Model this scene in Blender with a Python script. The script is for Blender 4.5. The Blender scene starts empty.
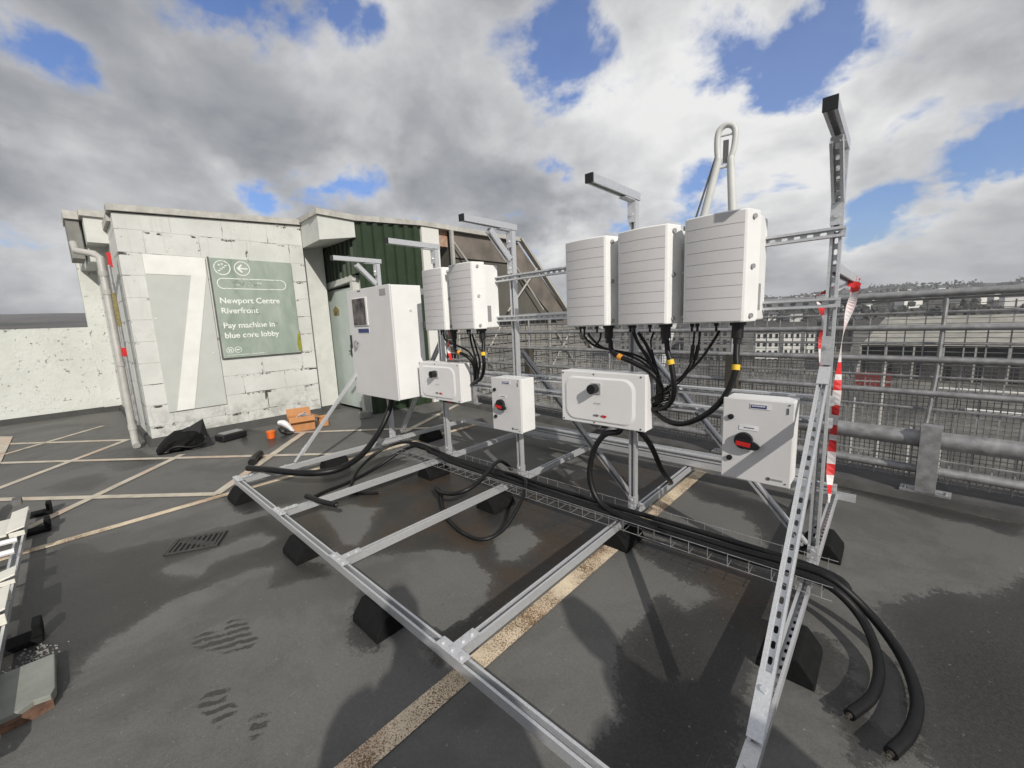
import bpy, math, random
import numpy as np
from mathutils import Vector, Matrix
random.seed(7)
SC = bpy.context.scene
COL = SC.collection
V = Vector

# ------------------------------------------------------------------ helpers
class MB:
    """collects vertices and faces in world coordinates"""
    def __init__(s): s.v = []; s.f = []; s.mi = []; s.cur = 0
    def face(s, idx): s.f.append(idx); s.mi.append(s.cur)
    def pts(s, ps):
        b = len(s.v); s.v += [tuple(p) for p in ps]; return b
    def hexa(s, c8):
        b = s.pts(c8)
        for q in ((0,3,2,1),(4,5,6,7),(0,1,5,4),(1,2,6,5),(2,3,7,6),(3,0,4,7)):
            s.face([b+i for i in q])
    def box(s, x0, y0, z0, x1, y1, z1):
        s.hexa([(x0,y0,z0),(x1,y0,z0),(x1,y1,z0),(x0,y1,z0),(x0,y0,z1),(x1,y0,z1),(x1,y1,z1),(x0,y1,z1)])
    def obox(s, o, a, b, c):
        """corner o and three edge vectors"""
        o, a, b, c = V(o), V(a), V(b), V(c)
        if a.cross(b).dot(c) < 0: a, b = b, a
        s.hexa([o, o+a, o+a+b, o+b, o+c, o+a+c, o+a+b+c, o+b+c])
    def cbox(s, o, A, B, C, a, b, c):
        """centre o, unit axes, full sizes"""
        s.obox(V(o)-V(A)*a/2-V(B)*b/2-V(C)*c/2, V(A)*a, V(B)*b, V(C)*c)
    def prism(s, poly, ext):
        n = len(poly); ext = V(ext)
        b = s.pts(poly); t = s.pts([V(p)+ext for p in poly])
        nrm = V((0,0,0))
        for i in range(n):
            p, q = V(poly[i]), V(poly[(i+1) % n]); nrm += p.cross(q)
        flip = nrm.dot(ext) > 0
        lo = [b+i for i in range(n)]; hi = [t+i for i in range(n)]
        if flip: lo.reverse()
        else: hi.reverse()
        s.face(lo); s.face(hi)
        for i in range(n):
            j = (i+1) % n
            q = [b+i, b+j, t+j, t+i]
            if not flip: q.reverse()
            s.face(q)
    def tube(s, ps, r, n=10, caps=True, smoothpath=False, sub=6):
        ps = [V(p) for p in ps]
        if smoothpath: ps = spline(ps, sub)
        if isinstance(r, (list, tuple)):
            m_ = len(ps)-1; q_ = len(r)-1
            rs = [r[min(q_-1, int(i*q_/m_))]+(r[min(q_-1, int(i*q_/m_))+1]-r[min(q_-1, int(i*q_/m_))])*(i*q_/m_-min(q_-1, int(i*q_/m_))) for i in range(m_+1)]
        else: rs = [r]*len(ps)
        up = None; rings = []
        for i, p in enumerate(ps):
            d = (ps[min(i+1, len(ps)-1)]-ps[max(i-1, 0)]).normalized()
            if up is None:
                up = d.orthogonal().normalized()
            else:
                up = (up - d*up.dot(d)).normalized()
            sd = d.cross(up)
            rings.append(s.pts([p+(up*math.cos(2*math.pi*k/n)+sd*math.sin(2*math.pi*k/n))*rs[i] for k in range(n)]))
        for a, b in zip(rings, rings[1:]):
            for k in range(n):
                k2 = (k+1) % n
                s.face([a+k, a+k2, b+k2, b+k])
        if caps:
            s.face([rings[0]+k for k in range(n)][::-1]); s.face([rings[-1]+k for k in range(n)])
    def cyl(s, p0, p1, r, n=16): s.tube([p0, p1], r, n)
    def quad(s, a, b, c, d): k = s.pts([a, b, c, d]); s.face([k, k+1, k+2, k+3])
    def channel(s, p0, p1, opn, w=.045, h=.045, t=.004, lip=.0115, slots=True, pitch=.052, sl=.027, sw=.014):
        """strut channel: slotted web, two sides, two inward lips on the open side"""
        p0, p1, o = V(p0), V(p1), V(opn)
        a = p1-p0; L = a.length; a.normalize()
        o = (o - a*o.dot(a)).normalized(); v = a.cross(o)
        for sg in (-1, 1):
            s.cbox(p0+a*L/2+v*sg*(w/2-t/2), a, v, o, L, t, h)
            s.cbox(p0+a*L/2+v*sg*(w/2-t-(lip-t)/2)+o*(h/2-t/2), a, v, o, L, lip-t, t)
            s.cbox(p0+a*L/2+v*sg*(w/2-lip+t/2)+o*(h/2-t-.004), a, v, o, L, t, .008)
        wc = o*(-h/2+t/2); wi = w-2*t
        if not slots:
            s.cbox(p0+a*L/2+wc, a, v, o, L, wi, t); return
        n = max(1, int(L/pitch)); m = (L-n*pitch)/2
        for e, ln in ((0, m), (L-m, m)):
            if ln > .001: s.cbox(p0+a*(e+ln/2)+wc, a, v, o, ln, wi, t)
        hx, hy, R2 = pitch/2, wi/2, sw/2
        inner, outer = [], []
        for k in range(12):
            an = math.radians(-75+30*k) ; cx_ = (sl/2-R2)*(1 if math.cos(an) > 0 else -1)
            inner.append((cx_+R2*math.cos(an), R2*math.sin(an)))
        outer = [(hx*.45,-hy),(hx,-hy),(hx,-hy*.3),(hx,hy*.3),(hx,hy),(hx*.45,hy),(-hx*.45,hy),(-hx,hy),(-hx,hy*.3),(-hx,-hy*.3),(-hx,-hy),(-hx*.45,-hy)]
        for c_ in range(n):
            ctr = p0+a*(m+(c_+.5)*pitch)+wc
            ring4 = [s.pts([ctr+a*x+v*y+o*z for x, y in lst]) for lst, z in ((inner,-t/2),(outer,-t/2),(outer,t/2),(inner,t/2))]
            for k in range(12):
                k2 = (k+1) % 12
                s.face([ring4[0]+k, ring4[0]+k2, ring4[1]+k2, ring4[1]+k]); s.face([ring4[2]+k, ring4[2]+k2, ring4[3]+k2, ring4[3]+k]); s.face([ring4[3]+k, ring4[3]+k2, ring4[0]+k2, ring4[0]+k])

def spline(ps, sub):
    out = []
    n = len(ps)
    for i in range(n-1):
        p0 = ps[i-1] if i > 0 else ps[i]*2-ps[i+1]
        p1, p2 = ps[i], ps[i+1]
        p3 = ps[i+2] if i+2 < n else ps[i+1]*2-ps[i]
        for k in range(sub):
            t = k/sub
            out.append(.5*((2*p1)+(p2-p0)*t+(2*p0-5*p1+4*p2-p3)*t*t+(3*p1-p0-3*p2+p3)*t*t*t))
    out.append(ps[-1]); return out

def wloc(o):
    p = V((0,0,0))
    while o is not None: p = p + o.location; o = o.parent
    return p
def build(name, mb, mat, parent=None, smooth=False, bevel=0, loc=None, label=None):
    me = bpy.data.meshes.new(name)
    off = wloc(parent) if parent else V(loc or (0,0,0))
    me.from_pydata([tuple(V(p)-off) for p in mb.v], [], mb.f)
    mats = mat if isinstance(mat, (list, tuple)) else [mat]
    for m in mats: me.materials.append(m)
    if len(mats) > 1: me.polygons.foreach_set('material_index', mb.mi)
    me.update()
    o = bpy.data.objects.new(name, me); COL.objects.link(o)
    if parent: o.parent = parent
    else: o.location = off
    if smooth:
        me.polygons.foreach_set('use_smooth', [True]*len(me.polygons))
        me.set_sharp_from_angle(angle=math.radians(40))
    if bevel:
        b = o.modifiers.new('bevel', 'BEVEL'); b.width = bevel; b.segments = 2; b.limit_method = 'ANGLE'; b.angle_limit = math.radians(50)
    if label: o['label'] = label
    return o
def thing(name, label, cat, loc=(0,0,0), group=None):
    o = bpy.data.objects.new(name, None); COL.objects.link(o); o.location = loc
    o.empty_display_size = .1
    o['label'] = label; o['category'] = cat
    if group: o['group'] = group
    return o
def tag(o, label, cat, group=None, kind=None):
    o['label'] = label; o['category'] = cat
    if group: o['group'] = group
    if kind: o['kind'] = kind
    return o
def struct(name, mb, mat, smooth=False):
    o = build(name, mb, mat, smooth=smooth); o['kind'] = 'structure'; return o
def dup(root, loc, label, group=None):
    r = root.copy(); COL.objects.link(r); r.location = loc; r['label'] = label
    if group: r['group'] = group
    for ch in list(root.children):
        c = ch.copy(); COL.objects.link(c); c.parent = r
        for g in ch.children:
            d = g.copy(); COL.objects.link(d); d.parent = c
    return r
def text(name, body, size, org, xd, yd, mat, parent, depth=.002, align='LEFT', bold=0):
    cu = bpy.data.curves.new('lettering', 'FONT'); cu.body = body; cu.size = size
    cu.align_x = align; cu.offset = bold; cu.extrude = depth/2
    t = bpy.data.objects.new('lettering', cu); COL.objects.link(t)
    bpy.context.view_layer.update()
    dg = bpy.context.evaluated_depsgraph_get()
    me = bpy.data.meshes.new_from_object(t.evaluated_get(dg))
    bpy.data.objects.remove(t); bpy.data.curves.remove(cu)
    xd, yd = V(xd).normalized(), V(yd).normalized(); zd = xd.cross(yd)
    off = V(org) - (wloc(parent) if parent else V((0,0,0)))
    M = Matrix((xd, yd, zd)).transposed().to_4x4(); M.translation = off
    me.transform(M); me.materials.clear(); me.materials.append(mat); me.name = name
    o = bpy.data.objects.new(name, me); COL.objects.link(o); o.parent = parent
    return o

# ------------------------------------------------------------------ materials
def newmat(name):
    m = bpy.data.materials.new(name); m.use_nodes = True
    nt = m.node_tree; b = nt.nodes['Principled BSDF']
    return m, nt, b
def N(nt, t, **k):
    n = nt.nodes.new(t)
    for a, v in k.items():
        if a in n.inputs: n.inputs[a].default_value = v
        else: setattr(n, a, v)
    return n
def L(nt, a, b): nt.links.new(a, b)
def ramp(nt, fac, stops):
    r = nt.nodes.new('ShaderNodeValToRGB'); e = r.color_ramp.elements
    while len(e) < len(stops): e.new(.5)
    for i, (p, c) in enumerate(stops):
        e[i].position = p; e[i].color = (*c, 1) if len(c) == 3 else c
    L(nt, fac, r.inputs['Fac']); return r.outputs['Color']
def math_(nt, op, a, b=None, c=None, clamp=False):
    n = nt.nodes.new('ShaderNodeMath'); n.operation = op; n.use_clamp = clamp
    for i, x in enumerate((a, b, c)):
        if x is None: continue
        if isinstance(x, (int, float)): n.inputs[i].default_value = x
        else: L(nt, x, n.inputs[i])
    return n.outputs[0]
def mix(nt, fac, a, b):
    n = nt.nodes.new('ShaderNodeMix'); n.data_type = 'RGBA'
    for i, x in ((0, fac), (6, a), (7, b)):
        if isinstance(x, (int, float)): n.inputs[i].default_value = x
        elif isinstance(x, tuple): n.inputs[i].default_value = (*x, 1)
        else: L(nt, x, n.inputs[i])
    return n.outputs[2]
def sstep(nt, x, lo, hi, a=0., b=1.):
    n = nt.nodes.new('ShaderNodeMapRange'); n.interpolation_type = 'SMOOTHSTEP'
    L(nt, x, n.inputs[0])
    for i, k in enumerate((lo, hi, a, b)): n.inputs[i+1].default_value = k
    return n.outputs[0]
def noise(nt, co, scale, detail=4, rough=.55, dist=0):
    n = N(nt, 'ShaderNodeTexNoise', Scale=scale, Detail=detail, Roughness=rough, Distortion=dist)
    L(nt, co, n.inputs['Vector']); return n.outputs['Fac']
def coords(nt, which='Object'):
    return nt.nodes.new('ShaderNodeTexCoord').outputs[which]
def wpos(nt): return nt.nodes.new('ShaderNodeNewGeometry').outputs['Position']
def bump(nt, b, h, strength=.3, dist=.01):
    n = N(nt, 'ShaderNodeBump', Strength=strength, Distance=dist); L(nt, h, n.inputs['Height']); L(nt, n.outputs[0], b.inputs['Normal'])
def simple(name, c, rough=.5, metal=0, var=.12, scale=8, bmp=0, spec=None, c2=None, lo=.35, hi=.7):
    m, nt, b = newmat(name)
    p = wpos(nt); n = noise(nt, p, scale, 5, .6)
    d = c2 or tuple(x*(1-var*2) for x in c)
    col = ramp(nt, n, [(lo, d), (hi, c)])
    L(nt, col, b.inputs['Base Color'])
    L(nt, math_(nt, 'MULTIPLY_ADD', n, .25, rough-.12), b.inputs['Roughness'])
    b.inputs['Metallic'].default_value = metal
    if spec is not None: b.inputs['Specular IOR Level'].default_value = spec
    if bmp: bump(nt, b, noise(nt, p, scale*6, 3), bmp, .004)
    return m

M = {}
M['galv'] = simple('galvanised_steel', (.72,.73,.745), .36, .55, .09, 130, .05)
M['galv_dull'] = simple('weathered_galvanised_steel', (.43,.43,.435), .55, .5, .2, 14, .1)
M['galv_dark'] = simple('dirty_steel', (.16,.155,.15), .7, .2, .2, 10, .1)
M['iron'] = simple('cast_iron', (.07,.068,.064), .75, .1, .2, 20, .2)
M['rail_post'] = simple('shaded_brown_steel', (.075,.066,.052), .7, .1, .15, 9)  # shade on the backing posts put into the colour as dark brown
M['white'] = simple('white_powder_coat', (.80,.80,.785), .38, 0, .03, 6)
M['white_plastic'] = simple('white_plastic', (.76,.75,.74), .34, 0, .02, 6)
M['grey_coat'] = simple('light_grey_powder_coat', (.64,.63,.625), .42, 0, .03, 5)
M['grille'] = simple('grey_white_cover', (.55,.538,.538), .45, 0, .03, 4)
M['groove'] = simple('groove_grey', (.30,.295,.29), .6)
M['black'] = simple('black_plastic', (.012,.012,.013), .45, 0, .1)
M['cable'] = simple('black_cable_sheath', (.009,.009,.0095), .45, 0, .2, 20, 0, .35)
M['rubber'] = simple('black_rubber', (.011,.011,.0115), .85, 0, .25, 30, .3, .2)
M['copper'] = simple('cut_copper', (.30,.27,.24), .35, .8, .3, 80)
M['dullyellow'] = simple('faded_yellow_label', (.36,.29,.10), .6, 0, .3, 30)
M['pink'] = simple('sunbleached_tape', (.80,.66,.66), .5)
M['yellow'] = simple('yellow_tape', (.85,.55,.03), .5)
M['orange_tape'] = simple('amber_tape', (.85,.38,.05), .5)
M['red'] = simple('red_plastic', (.62,.02,.02), .45)
M['redp'] = simple('red_tape', (.68,.03,.03), .5)
M['whitep'] = simple('white_tape', (.78,.72,.72), .5)
M['navy'] = simple('navy_print', (.02,.035,.16), .5)
M['paperw'] = simple('white_label', (.82,.82,.84), .5)
M['greyprint'] = simple('grey_print', (.33,.33,.33), .5)
M['inkgrey'] = simple('dark_grey_print', (.1,.1,.1), .5)
M['glass'] = simple('smoked_window', (.17,.145,.14), .12, 0, .5, 9)
M['card'] = simple('brown_cardboard', (.50,.23,.09), .8, 0, .1, 12)
M['orange'] = simple('orange_plastic', (.85,.16,.02), .5)
M['conc'] = simple('concrete', (.30,.29,.27), .85, 0, .15, 9, .3)
M['kerb'] = simple('weathered_kerb_concrete', (.095,.092,.087), .85, 0, .25, 5, .3)
M['creamplate'] = simple('cream_metal', (.74,.72,.64), .45, 0, .05, 6)
M['slab'] = simple('grey_paving_slab', (.27,.28,.25), .9, 0, .12, 7, .35)
M['brickred'] = simple('broken_red_aggregate', (.24,.13,.085), .95, 0, .3, 25, .5)
M['gravel'] = simple('loose_grit', (.42,.41,.39), .95, 0, .3, 120, .5)
M['greenclad'] = simple('green_steel_cladding', (.026,.046,.022), .5, .0, .12, 5)
M['door'] = simple('pale_green_door_paint', (.50,.56,.52), .5, 0, .05, 4)
M['skirt'] = simple('grey_waterproof_upstand', (.07,.07,.066), .8, 0, .15, 6, .2)
M['fascia'] = simple('dirty_white_flashing', (.53,.515,.47), .6, 0, .15, 7)
M['canopy'] = simple('white_canopy_paint', (.62,.63,.59), .6, 0, .07, 5)
M['pipe'] = simple('off_white_pipe', (.47,.46,.43), .5, 0, .1, 9)
M['hopper'] = simple('weathered_hopper', (.24,.24,.22), .7, 0, .15, 9)
M['hole_shade'] = simple('painted_hole_shade', (.012,.011,.01), .9)  # near-black colour standing in for shade inside holes
M['roofbrown'] = simple('stained_roof_lining', (.21,.18,.155), .8, 0, .3, 2.2, 0, None, (.11,.098,.085))
M['roofolive'] = simple('dark_olive_panel', (.115,.11,.094), .8, 0, .12, 2)
M['louvre'] = simple('grey_louvre', (.25,.24,.215), .7, 0, .18, 3)
M['palesteel'] = simple('pale_painted_steel', (.44,.43,.40), .55, 0, .1, 4)
M['mast'] = simple('white_mast_paint', (.62,.63,.61), .5, 0, .06, .3)
M['mastdark'] = simple('mast_head_steel', (.10,.10,.10), .6)
M['whitewall'] = simple('white_render', (.72,.71,.67), .8, 0, .06, .2)
M['cream'] = simple('cream_roof_sheet', (.40,.385,.335), .8, 0, .2, .25)
M['bgdark'] = simple('dark_cladding', (.085,.083,.078), .8, 0, .3, .3)
M['bgwin'] = simple('dark_window', (.03,.032,.035), .25)
M['bggrey'] = simple('grey_render', (.2,.195,.185), .8, 0, .2, .2)
M['slate'] = simple('slate_roof', (.10,.10,.105), .8, 0, .2, 1)
M['bgred'] = simple('dull_red_hoarding', (.22,.035,.03), .7, 0, .2, .8)
M['board'] = simple('peeling_orange_board', (.42,.16,.07), .85, 0, .4, 14, 0, None, (.35,.33,.28))
M['algae'] = simple('yellow_green_algae', (.33,.33,.04), .9, 0, .2, 9)

# painted blockwork: joints open up here and there, paint flakes
m, nt, b = newmat('painted_blockwork'); p = wpos(nt)
sx = N(nt, 'ShaderNodeSeparateXYZ'); L(nt, p, sx.inputs[0])
u = math_(nt, 'ADD', sx.outputs[0], sx.outputs[1]); z = math_(nt, 'ADD', sx.outputs[2], .014)
cx = N(nt, 'ShaderNodeCombineXYZ'); L(nt, u, cx.inputs[0]); L(nt, z, cx.inputs[1])
wob = N(nt, 'ShaderNodeVectorMath', operation='MULTIPLY_ADD'); nz = N(nt, 'ShaderNodeTexNoise', Scale=6.0); L(nt, p, nz.inputs['Vector'])
L(nt, nz.outputs['Color'], wob.inputs[0]); wob.inputs[1].default_value = (.012,.012,0); L(nt, cx.outputs[0], wob.inputs[2])
br = N(nt, 'ShaderNodeTexBrick', **{'Scale': 1.0, 'Mortar Size': .007, 'Mortar Smooth': .6, 'Brick Width': .60, 'Row Height': .29, 'Bias': 0.0})
br.offset = .5; L(nt, wob.outputs[0], br.inputs['Vector'])
mort = br.outputs['Fac']
crack = sstep(nt, noise(nt, p, 2.1, 6, .72), .50, .60)
dark = math_(nt, 'MULTIPLY', mort, crack, clamp=True)
spots = sstep(nt, noise(nt, p, 15, 7, .74), .63, .68)
zone = sstep(nt, noise(nt, p, 1.1, 4), .46, .60)
spots = math_(nt, 'MULTIPLY', spots, zone)
wob2 = N(nt, 'ShaderNodeVectorMath', operation='MULTIPLY_ADD'); nz2 = N(nt, 'ShaderNodeTexNoise', Scale=14.0, Detail=6.0, Roughness=.7); L(nt, p, nz2.inputs['Vector'])
L(nt, nz2.outputs['Color'], wob2.inputs[0]); wob2.inputs[1].default_value = (.05,.05,0); L(nt, cx.outputs[0], wob2.inputs[2])
br2 = N(nt, 'ShaderNodeTexBrick', **{'Scale': 1.0, 'Mortar Size': .016, 'Mortar Smooth': .3, 'Brick Width': .60, 'Row Height': .29, 'Bias': 0.0})
br2.offset = .5; L(nt, wob2.outputs[0], br2.inputs['Vector'])
broke = math_(nt, 'MULTIPLY', br2.outputs['Fac'], sstep(nt, noise(nt, p, 3.3, 6, .75), .535, .60))
allw = math_(nt, 'MAXIMUM', math_(nt, 'MAXIMUM', dark, broke), math_(nt, 'MULTIPLY', spots, .8))
base = ramp(nt, noise(nt, p, 1.7, 5, .6), [(.3, (.53,.54,.51)), (.7, (.65,.657,.63))])
base = mix(nt, math_(nt, 'MULTIPLY', mort, .16), base, (.27,.28,.25))
basez = math_(nt, 'MULTIPLY', sstep(nt, sx.outputs[2], .75, .1, 0., 1.), sstep(nt, noise(nt, p, 5, 7, .75), .42, .62))
base = mix(nt, math_(nt, 'MULTIPLY', basez, .55), base, (.22,.22,.19))
mpr = N(nt, 'ShaderNodeMapping'); L(nt, p, mpr.inputs[0]); mpr.inputs['Scale'].default_value = (7,7,.55)
run = sstep(nt, noise(nt, mpr.outputs[0], 1.6, 6, .7), .56, .72)
base = mix(nt, math_(nt, 'MULTIPLY', run, .22), base, (.30,.30,.26))
scum = sstep(nt, noise(nt, p, 4.5, 7, .75), .52, .72)
base = mix(nt, math_(nt, 'MULTIPLY', scum, .28), base, (.30,.31,.27))
L(nt, mix(nt, allw, base, (.055,.05,.042)), b.inputs['Base Color']); b.inputs['Roughness'].default_value = .75
h = math_(nt, 'SUBTRACT', math_(nt, 'MULTIPLY', noise(nt, p, 40, 4), .25), math_(nt, 'ADD', mort, spots))
bump(nt, b, h, .5, .008); M['block'] = m

# rough rendered parapet
m, nt, b = newmat('painted_render'); p = wpos(nt)
spots = sstep(nt, noise(nt, p, 11, 7, .75), .61, .67)
base = ramp(nt, noise(nt, p, 1.3, 6, .65), [(.3, (.50,.515,.475)), (.7, (.62,.635,.60))])
L(nt, mix(nt, math_(nt, 'MULTIPLY', spots, .75), base, (.10,.10,.08)), b.inputs['Base Color']); b.inputs['Roughness'].default_value = .85
bump(nt, b, math_(nt, 'SUBTRACT', noise(nt, p, 14, 6, .7), spots), .7, .02); M['render'] = m
M['panelgreen'] = simple('pale_green_panel', (.53,.545,.515), .55, 0, .05, 3)
M['panelwhite'] = simple('white_numeral_paint', (.80,.80,.765), .5, 0, .05, 5)

# weathered green sign face
m, nt, b = newmat('faded_green_sign'); p = wpos(nt)
mp = N(nt, 'ShaderNodeMapping'); L(nt, p, mp.inputs[0]); mp.inputs['Scale'].default_value = (1,1.6,.7)
n1 = noise(nt, mp.outputs[0], 2.2, 6, .6, .6)
col = ramp(nt, n1, [(.3, (.215,.27,.225)), (.5, (.30,.355,.305)), (.72, (.39,.44,.385))])
n2 = sstep(nt, noise(nt, mp.outputs[0], 4.5, 5, .7, 1.2), .60, .72)
L(nt, mix(nt, math_(nt, 'MULTIPLY', n2, .5), col, (.10,.14,.11)), b.inputs['Base Color']); b.inputs['Roughness'].default_value = .35; M['sign'] = m
m, nt, b = newmat('worn_white_lettering'); p = wpos(nt)
w = sstep(nt, noise(nt, p, 22, 5, .7), .50, .64)
L(nt, mix(nt, math_(nt, 'MULTIPLY', w, .6), (.80,.83,.79), (.25,.30,.255)), b.inputs['Base Color']); b.inputs['Roughness'].default_value = .5; M['letters'] = m
m, nt, b = newmat('nearly_gone_lettering'); p = wpos(nt)
w = sstep(nt, noise(nt, p, 17, 5, .7), .42, .54)
L(nt, mix(nt, math_(nt, 'MULTIPLY', w, .97), (.6,.65,.6), (.21,.255,.215)), b.inputs['Base Color']); M['faint'] = m

# worn parking line paint
def paint(name, wear_lo, wear_hi, col=(.62,.52,.38), brown=(.13,.075,.035)):
    m, nt, b = newmat(name); p = wpos(nt)
    fine = noise(nt, p, 170, 3, .8); big = noise(nt, p, 3.2, 4, .6)
    s = math_(nt, 'ADD', fine, math_(nt, 'MULTIPLY_ADD', big, .7, -.35))
    w = sstep(nt, s, wear_lo, wear_hi)
    c = ramp(nt, noise(nt, p, 7, 4), [(.3, tuple(x*.72 for x in col)), (.65, col)])
    hue = sstep(nt, noise(nt, p, 1.4, 3), .5, .62)
    c = mix(nt, math_(nt, 'MULTIPLY', hue, .3), c, (.55,.30,.20))
    L(nt, mix(nt, w, c, brown), b.inputs['Base Color']); b.inputs['Roughness'].default_value = .8
    bump(nt, b, fine, .35, .004); return m
M['line'] = paint('worn_cream_line', .49, .58, (.80,.67,.49), (.15,.085,.04))
M['line_far'] = paint('faded_cream_line', .60, .70, (.60,.54,.44), (.12,.11,.09))

# wet and dry asphalt deck; the attributes hold the outlines of puddle stains
m, nt, b = newmat('asphalt_deck'); p = wpos(nt)
at = N(nt, 'ShaderNodeAttribute', attribute_name='wet').outputs['Fac']
bn = N(nt, 'ShaderNodeAttribute', attribute_name='silt').outputs['Fac']
edge = math_(nt, 'MULTIPLY_ADD', noise(nt, p, 4.0, 12, .78), 1.3, -.65)
fine = math_(nt, 'MULTIPLY_ADD', noise(nt, p, 45, 7, .82), .85, -.425)
wv = math_(nt, 'ADD', math_(nt, 'ADD', at, edge), fine)
wetm = sstep(nt, wv, .42, .57)
core = sstep(nt, wv, .55, .95)
tr = N(nt, 'ShaderNodeAttribute', attribute_name='tread').outputs['Fac']
mpt = N(nt, 'ShaderNodeMapping'); L(nt, p, mpt.inputs[0]); mpt.inputs['Rotation'].default_value = (0,0,.45)
wvt = N(nt, 'ShaderNodeTexWave', Scale=6.5, Distortion=2.5); wvt.inputs['Detail Scale'].default_value = 3.0; L(nt, mpt.outputs[0], wvt.inputs['Vector'])
trm = math_(nt, 'MULTIPLY', sstep(nt, math_(nt, 'ADD', math_(nt, 'ADD', tr, edge), fine), .40, .55), sstep(nt, math_(nt, 'ADD', wvt.outputs['Fac'], fine), .35, .60))
wetm = math_(nt, 'MAXIMUM', wetm, trm)
core = math_(nt, 'MAXIMUM', core, math_(nt, 'MULTIPLY', trm, .5))
g = noise(nt, p, 240, 2, .6)
big = noise(nt, p, .8, 5, .6)
dry = ramp(nt, big, [(.3, (.128,.126,.119)), (.7, (.180,.176,.166))])
dry = mix(nt, math_(nt, 'MULTIPLY', noise(nt, p, 18, 5, .7), .35), dry, (.11,.105,.096))
mps = N(nt, 'ShaderNodeMapping'); L(nt, p, mps.inputs[0]); mps.inputs['Scale'].default_value = (6,1.2,1); mps.inputs['Rotation'].default_value = (0,0,.7)
scuff = math_(nt, 'MAXIMUM', sstep(nt, noise(nt, p, 9, 8, .8, .6), .63, .70), math_(nt, 'MULTIPLY', sstep(nt, noise(nt, mps.outputs[0], 3, 8, .78), .64, .70), .8))
gr2 = noise(nt, p, 75, 3, .8)
dry = mix(nt, math_(nt, 'MULTIPLY', scuff, .4), dry, (.30,.29,.265))
wet = ramp(nt, noise(nt, p, 2.0, 5), [(.3, (.020,.0195,.019)), (.7, (.045,.043,.040))])
brown = mix(nt, math_(nt, 'MULTIPLY', sstep(nt, noise(nt, p, 3.0, 4), .42, .6), bn), wet, (.050,.034,.022))
wet = mix(nt, core, mix(nt, .16, brown, dry), brown)
col = mix(nt, wetm, dry, wet)
col = mix(nt, math_(nt, 'MULTIPLY', sstep(nt, g, .35, .75), .15), col, (.045,.045,.045))
col = mix(nt, math_(nt, 'MULTIPLY', sstep(nt, gr2, .42, .68), .12), col, (.07,.067,.062))
col = mix(nt, math_(nt, 'MULTIPLY', sstep(nt, gr2, .58, .40), .06), col, (.34,.33,.30))
tyre = sstep(nt, noise(nt, p, .8, 9, .68, .5), .46, .62)
col = mix(nt, math_(nt, 'MULTIPLY', tyre, .38), col, (.05,.048,.045))
sc_ = None
for rot, sx_, lo_ in ((.5, 30, .70), (-.9, 38, .72), (1.25, 26, .72)):
    mq = N(nt, 'ShaderNodeMapping'); L(nt, p, mq.inputs[0]); mq.inputs['Rotation'].default_value = (0,0,rot); mq.inputs['Scale'].default_value = (sx_, 1.6, 1)
    q_ = sstep(nt, noise(nt, mq.outputs[0], 1.0, 3, .55, .3), lo_, lo_+.05); sc_ = q_ if sc_ is None else math_(nt, 'MAXIMUM', sc_, q_)
col = mix(nt, math_(nt, 'MULTIPLY', math_(nt, 'MULTIPLY', sc_, sstep(nt, noise(nt, p, 7, 4, .7), .48, .62)), .45), col, (.27,.26,.235))
pits = sstep(nt, noise(nt, p, 28, 3, .6), .70, .74)
col = mix(nt, math_(nt, 'MULTIPLY', pits, .5), col, (.03,.03,.03))
chips = sstep(nt, noise(nt, p, 48, 2, .5), .70, .73)
col = mix(nt, math_(nt, 'MULTIPLY', chips, .45), col, (.30,.29,.265))
L(nt, col, b.inputs['Base Color'])
L(nt, math_(nt, 'MULTIPLY_ADD', wetm, -.34, .68), b.inputs['Roughness'])
b.inputs['Specular IOR Level'].default_value = .3
bump(nt, b, math_(nt, 'ADD', g, math_(nt, 'MULTIPLY', noise(nt, p, 30, 4), .6)), .35, .006); M['deck'] = m

m, nt, b = newmat('far_ground'); p = wpos(nt)
c = ramp(nt, noise(nt, p, .09, 10, .75), [(.36, (.04,.04,.034)), (.5, (.10,.095,.082)), (.62, (.20,.19,.165))])
L(nt, c, b.inputs['Base Color']); b.inputs['Roughness'].default_value = .9; M['farground'] = m
m, nt, b = newmat('hill_slopes'); p = wpos(nt)
c = ramp(nt, noise(nt, p, .006, 9, .7), [(.32, (.05,.05,.048)), (.5, (.095,.088,.082)), (.68, (.15,.135,.125))])
L(nt, c, b.inputs['Base Color']); b.inputs['Roughness'].default_value = 1; b.inputs['Specular IOR Level'].default_value = .05; M['hill'] = m

# ------------------------------------------------------------------ camera
cam = bpy.data.cameras.new('camera'); camo = bpy.data.objects.new('camera', cam); COL.objects.link(camo)
fw = V((-0.67316898, 0.72358175, -0.15255481)); r_ = V((0.73599054, 0.67561506, -0.04315352)); u_ = V((-0.07184323, 0.14132851, 0.98735242))
mt = Matrix((r_, u_, -fw)).transposed().to_4x4(); mt.translation = V((4.3723374, -0.90623383, 1.5))
camo.matrix_world = mt
cam.sensor_width = 36; cam.lens = 409.4369/1024*36; cam.clip_start = .02; cam.clip_end = 20000
SC.camera = camo
SC.render.resolution_x = 1024; SC.render.resolution_y = 768
SC.view_settings.view_transform = 'Standard'; SC.view_settings.look = 'None'; SC.view_settings.exposure = 0; SC.view_settings.gamma = 1

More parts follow.
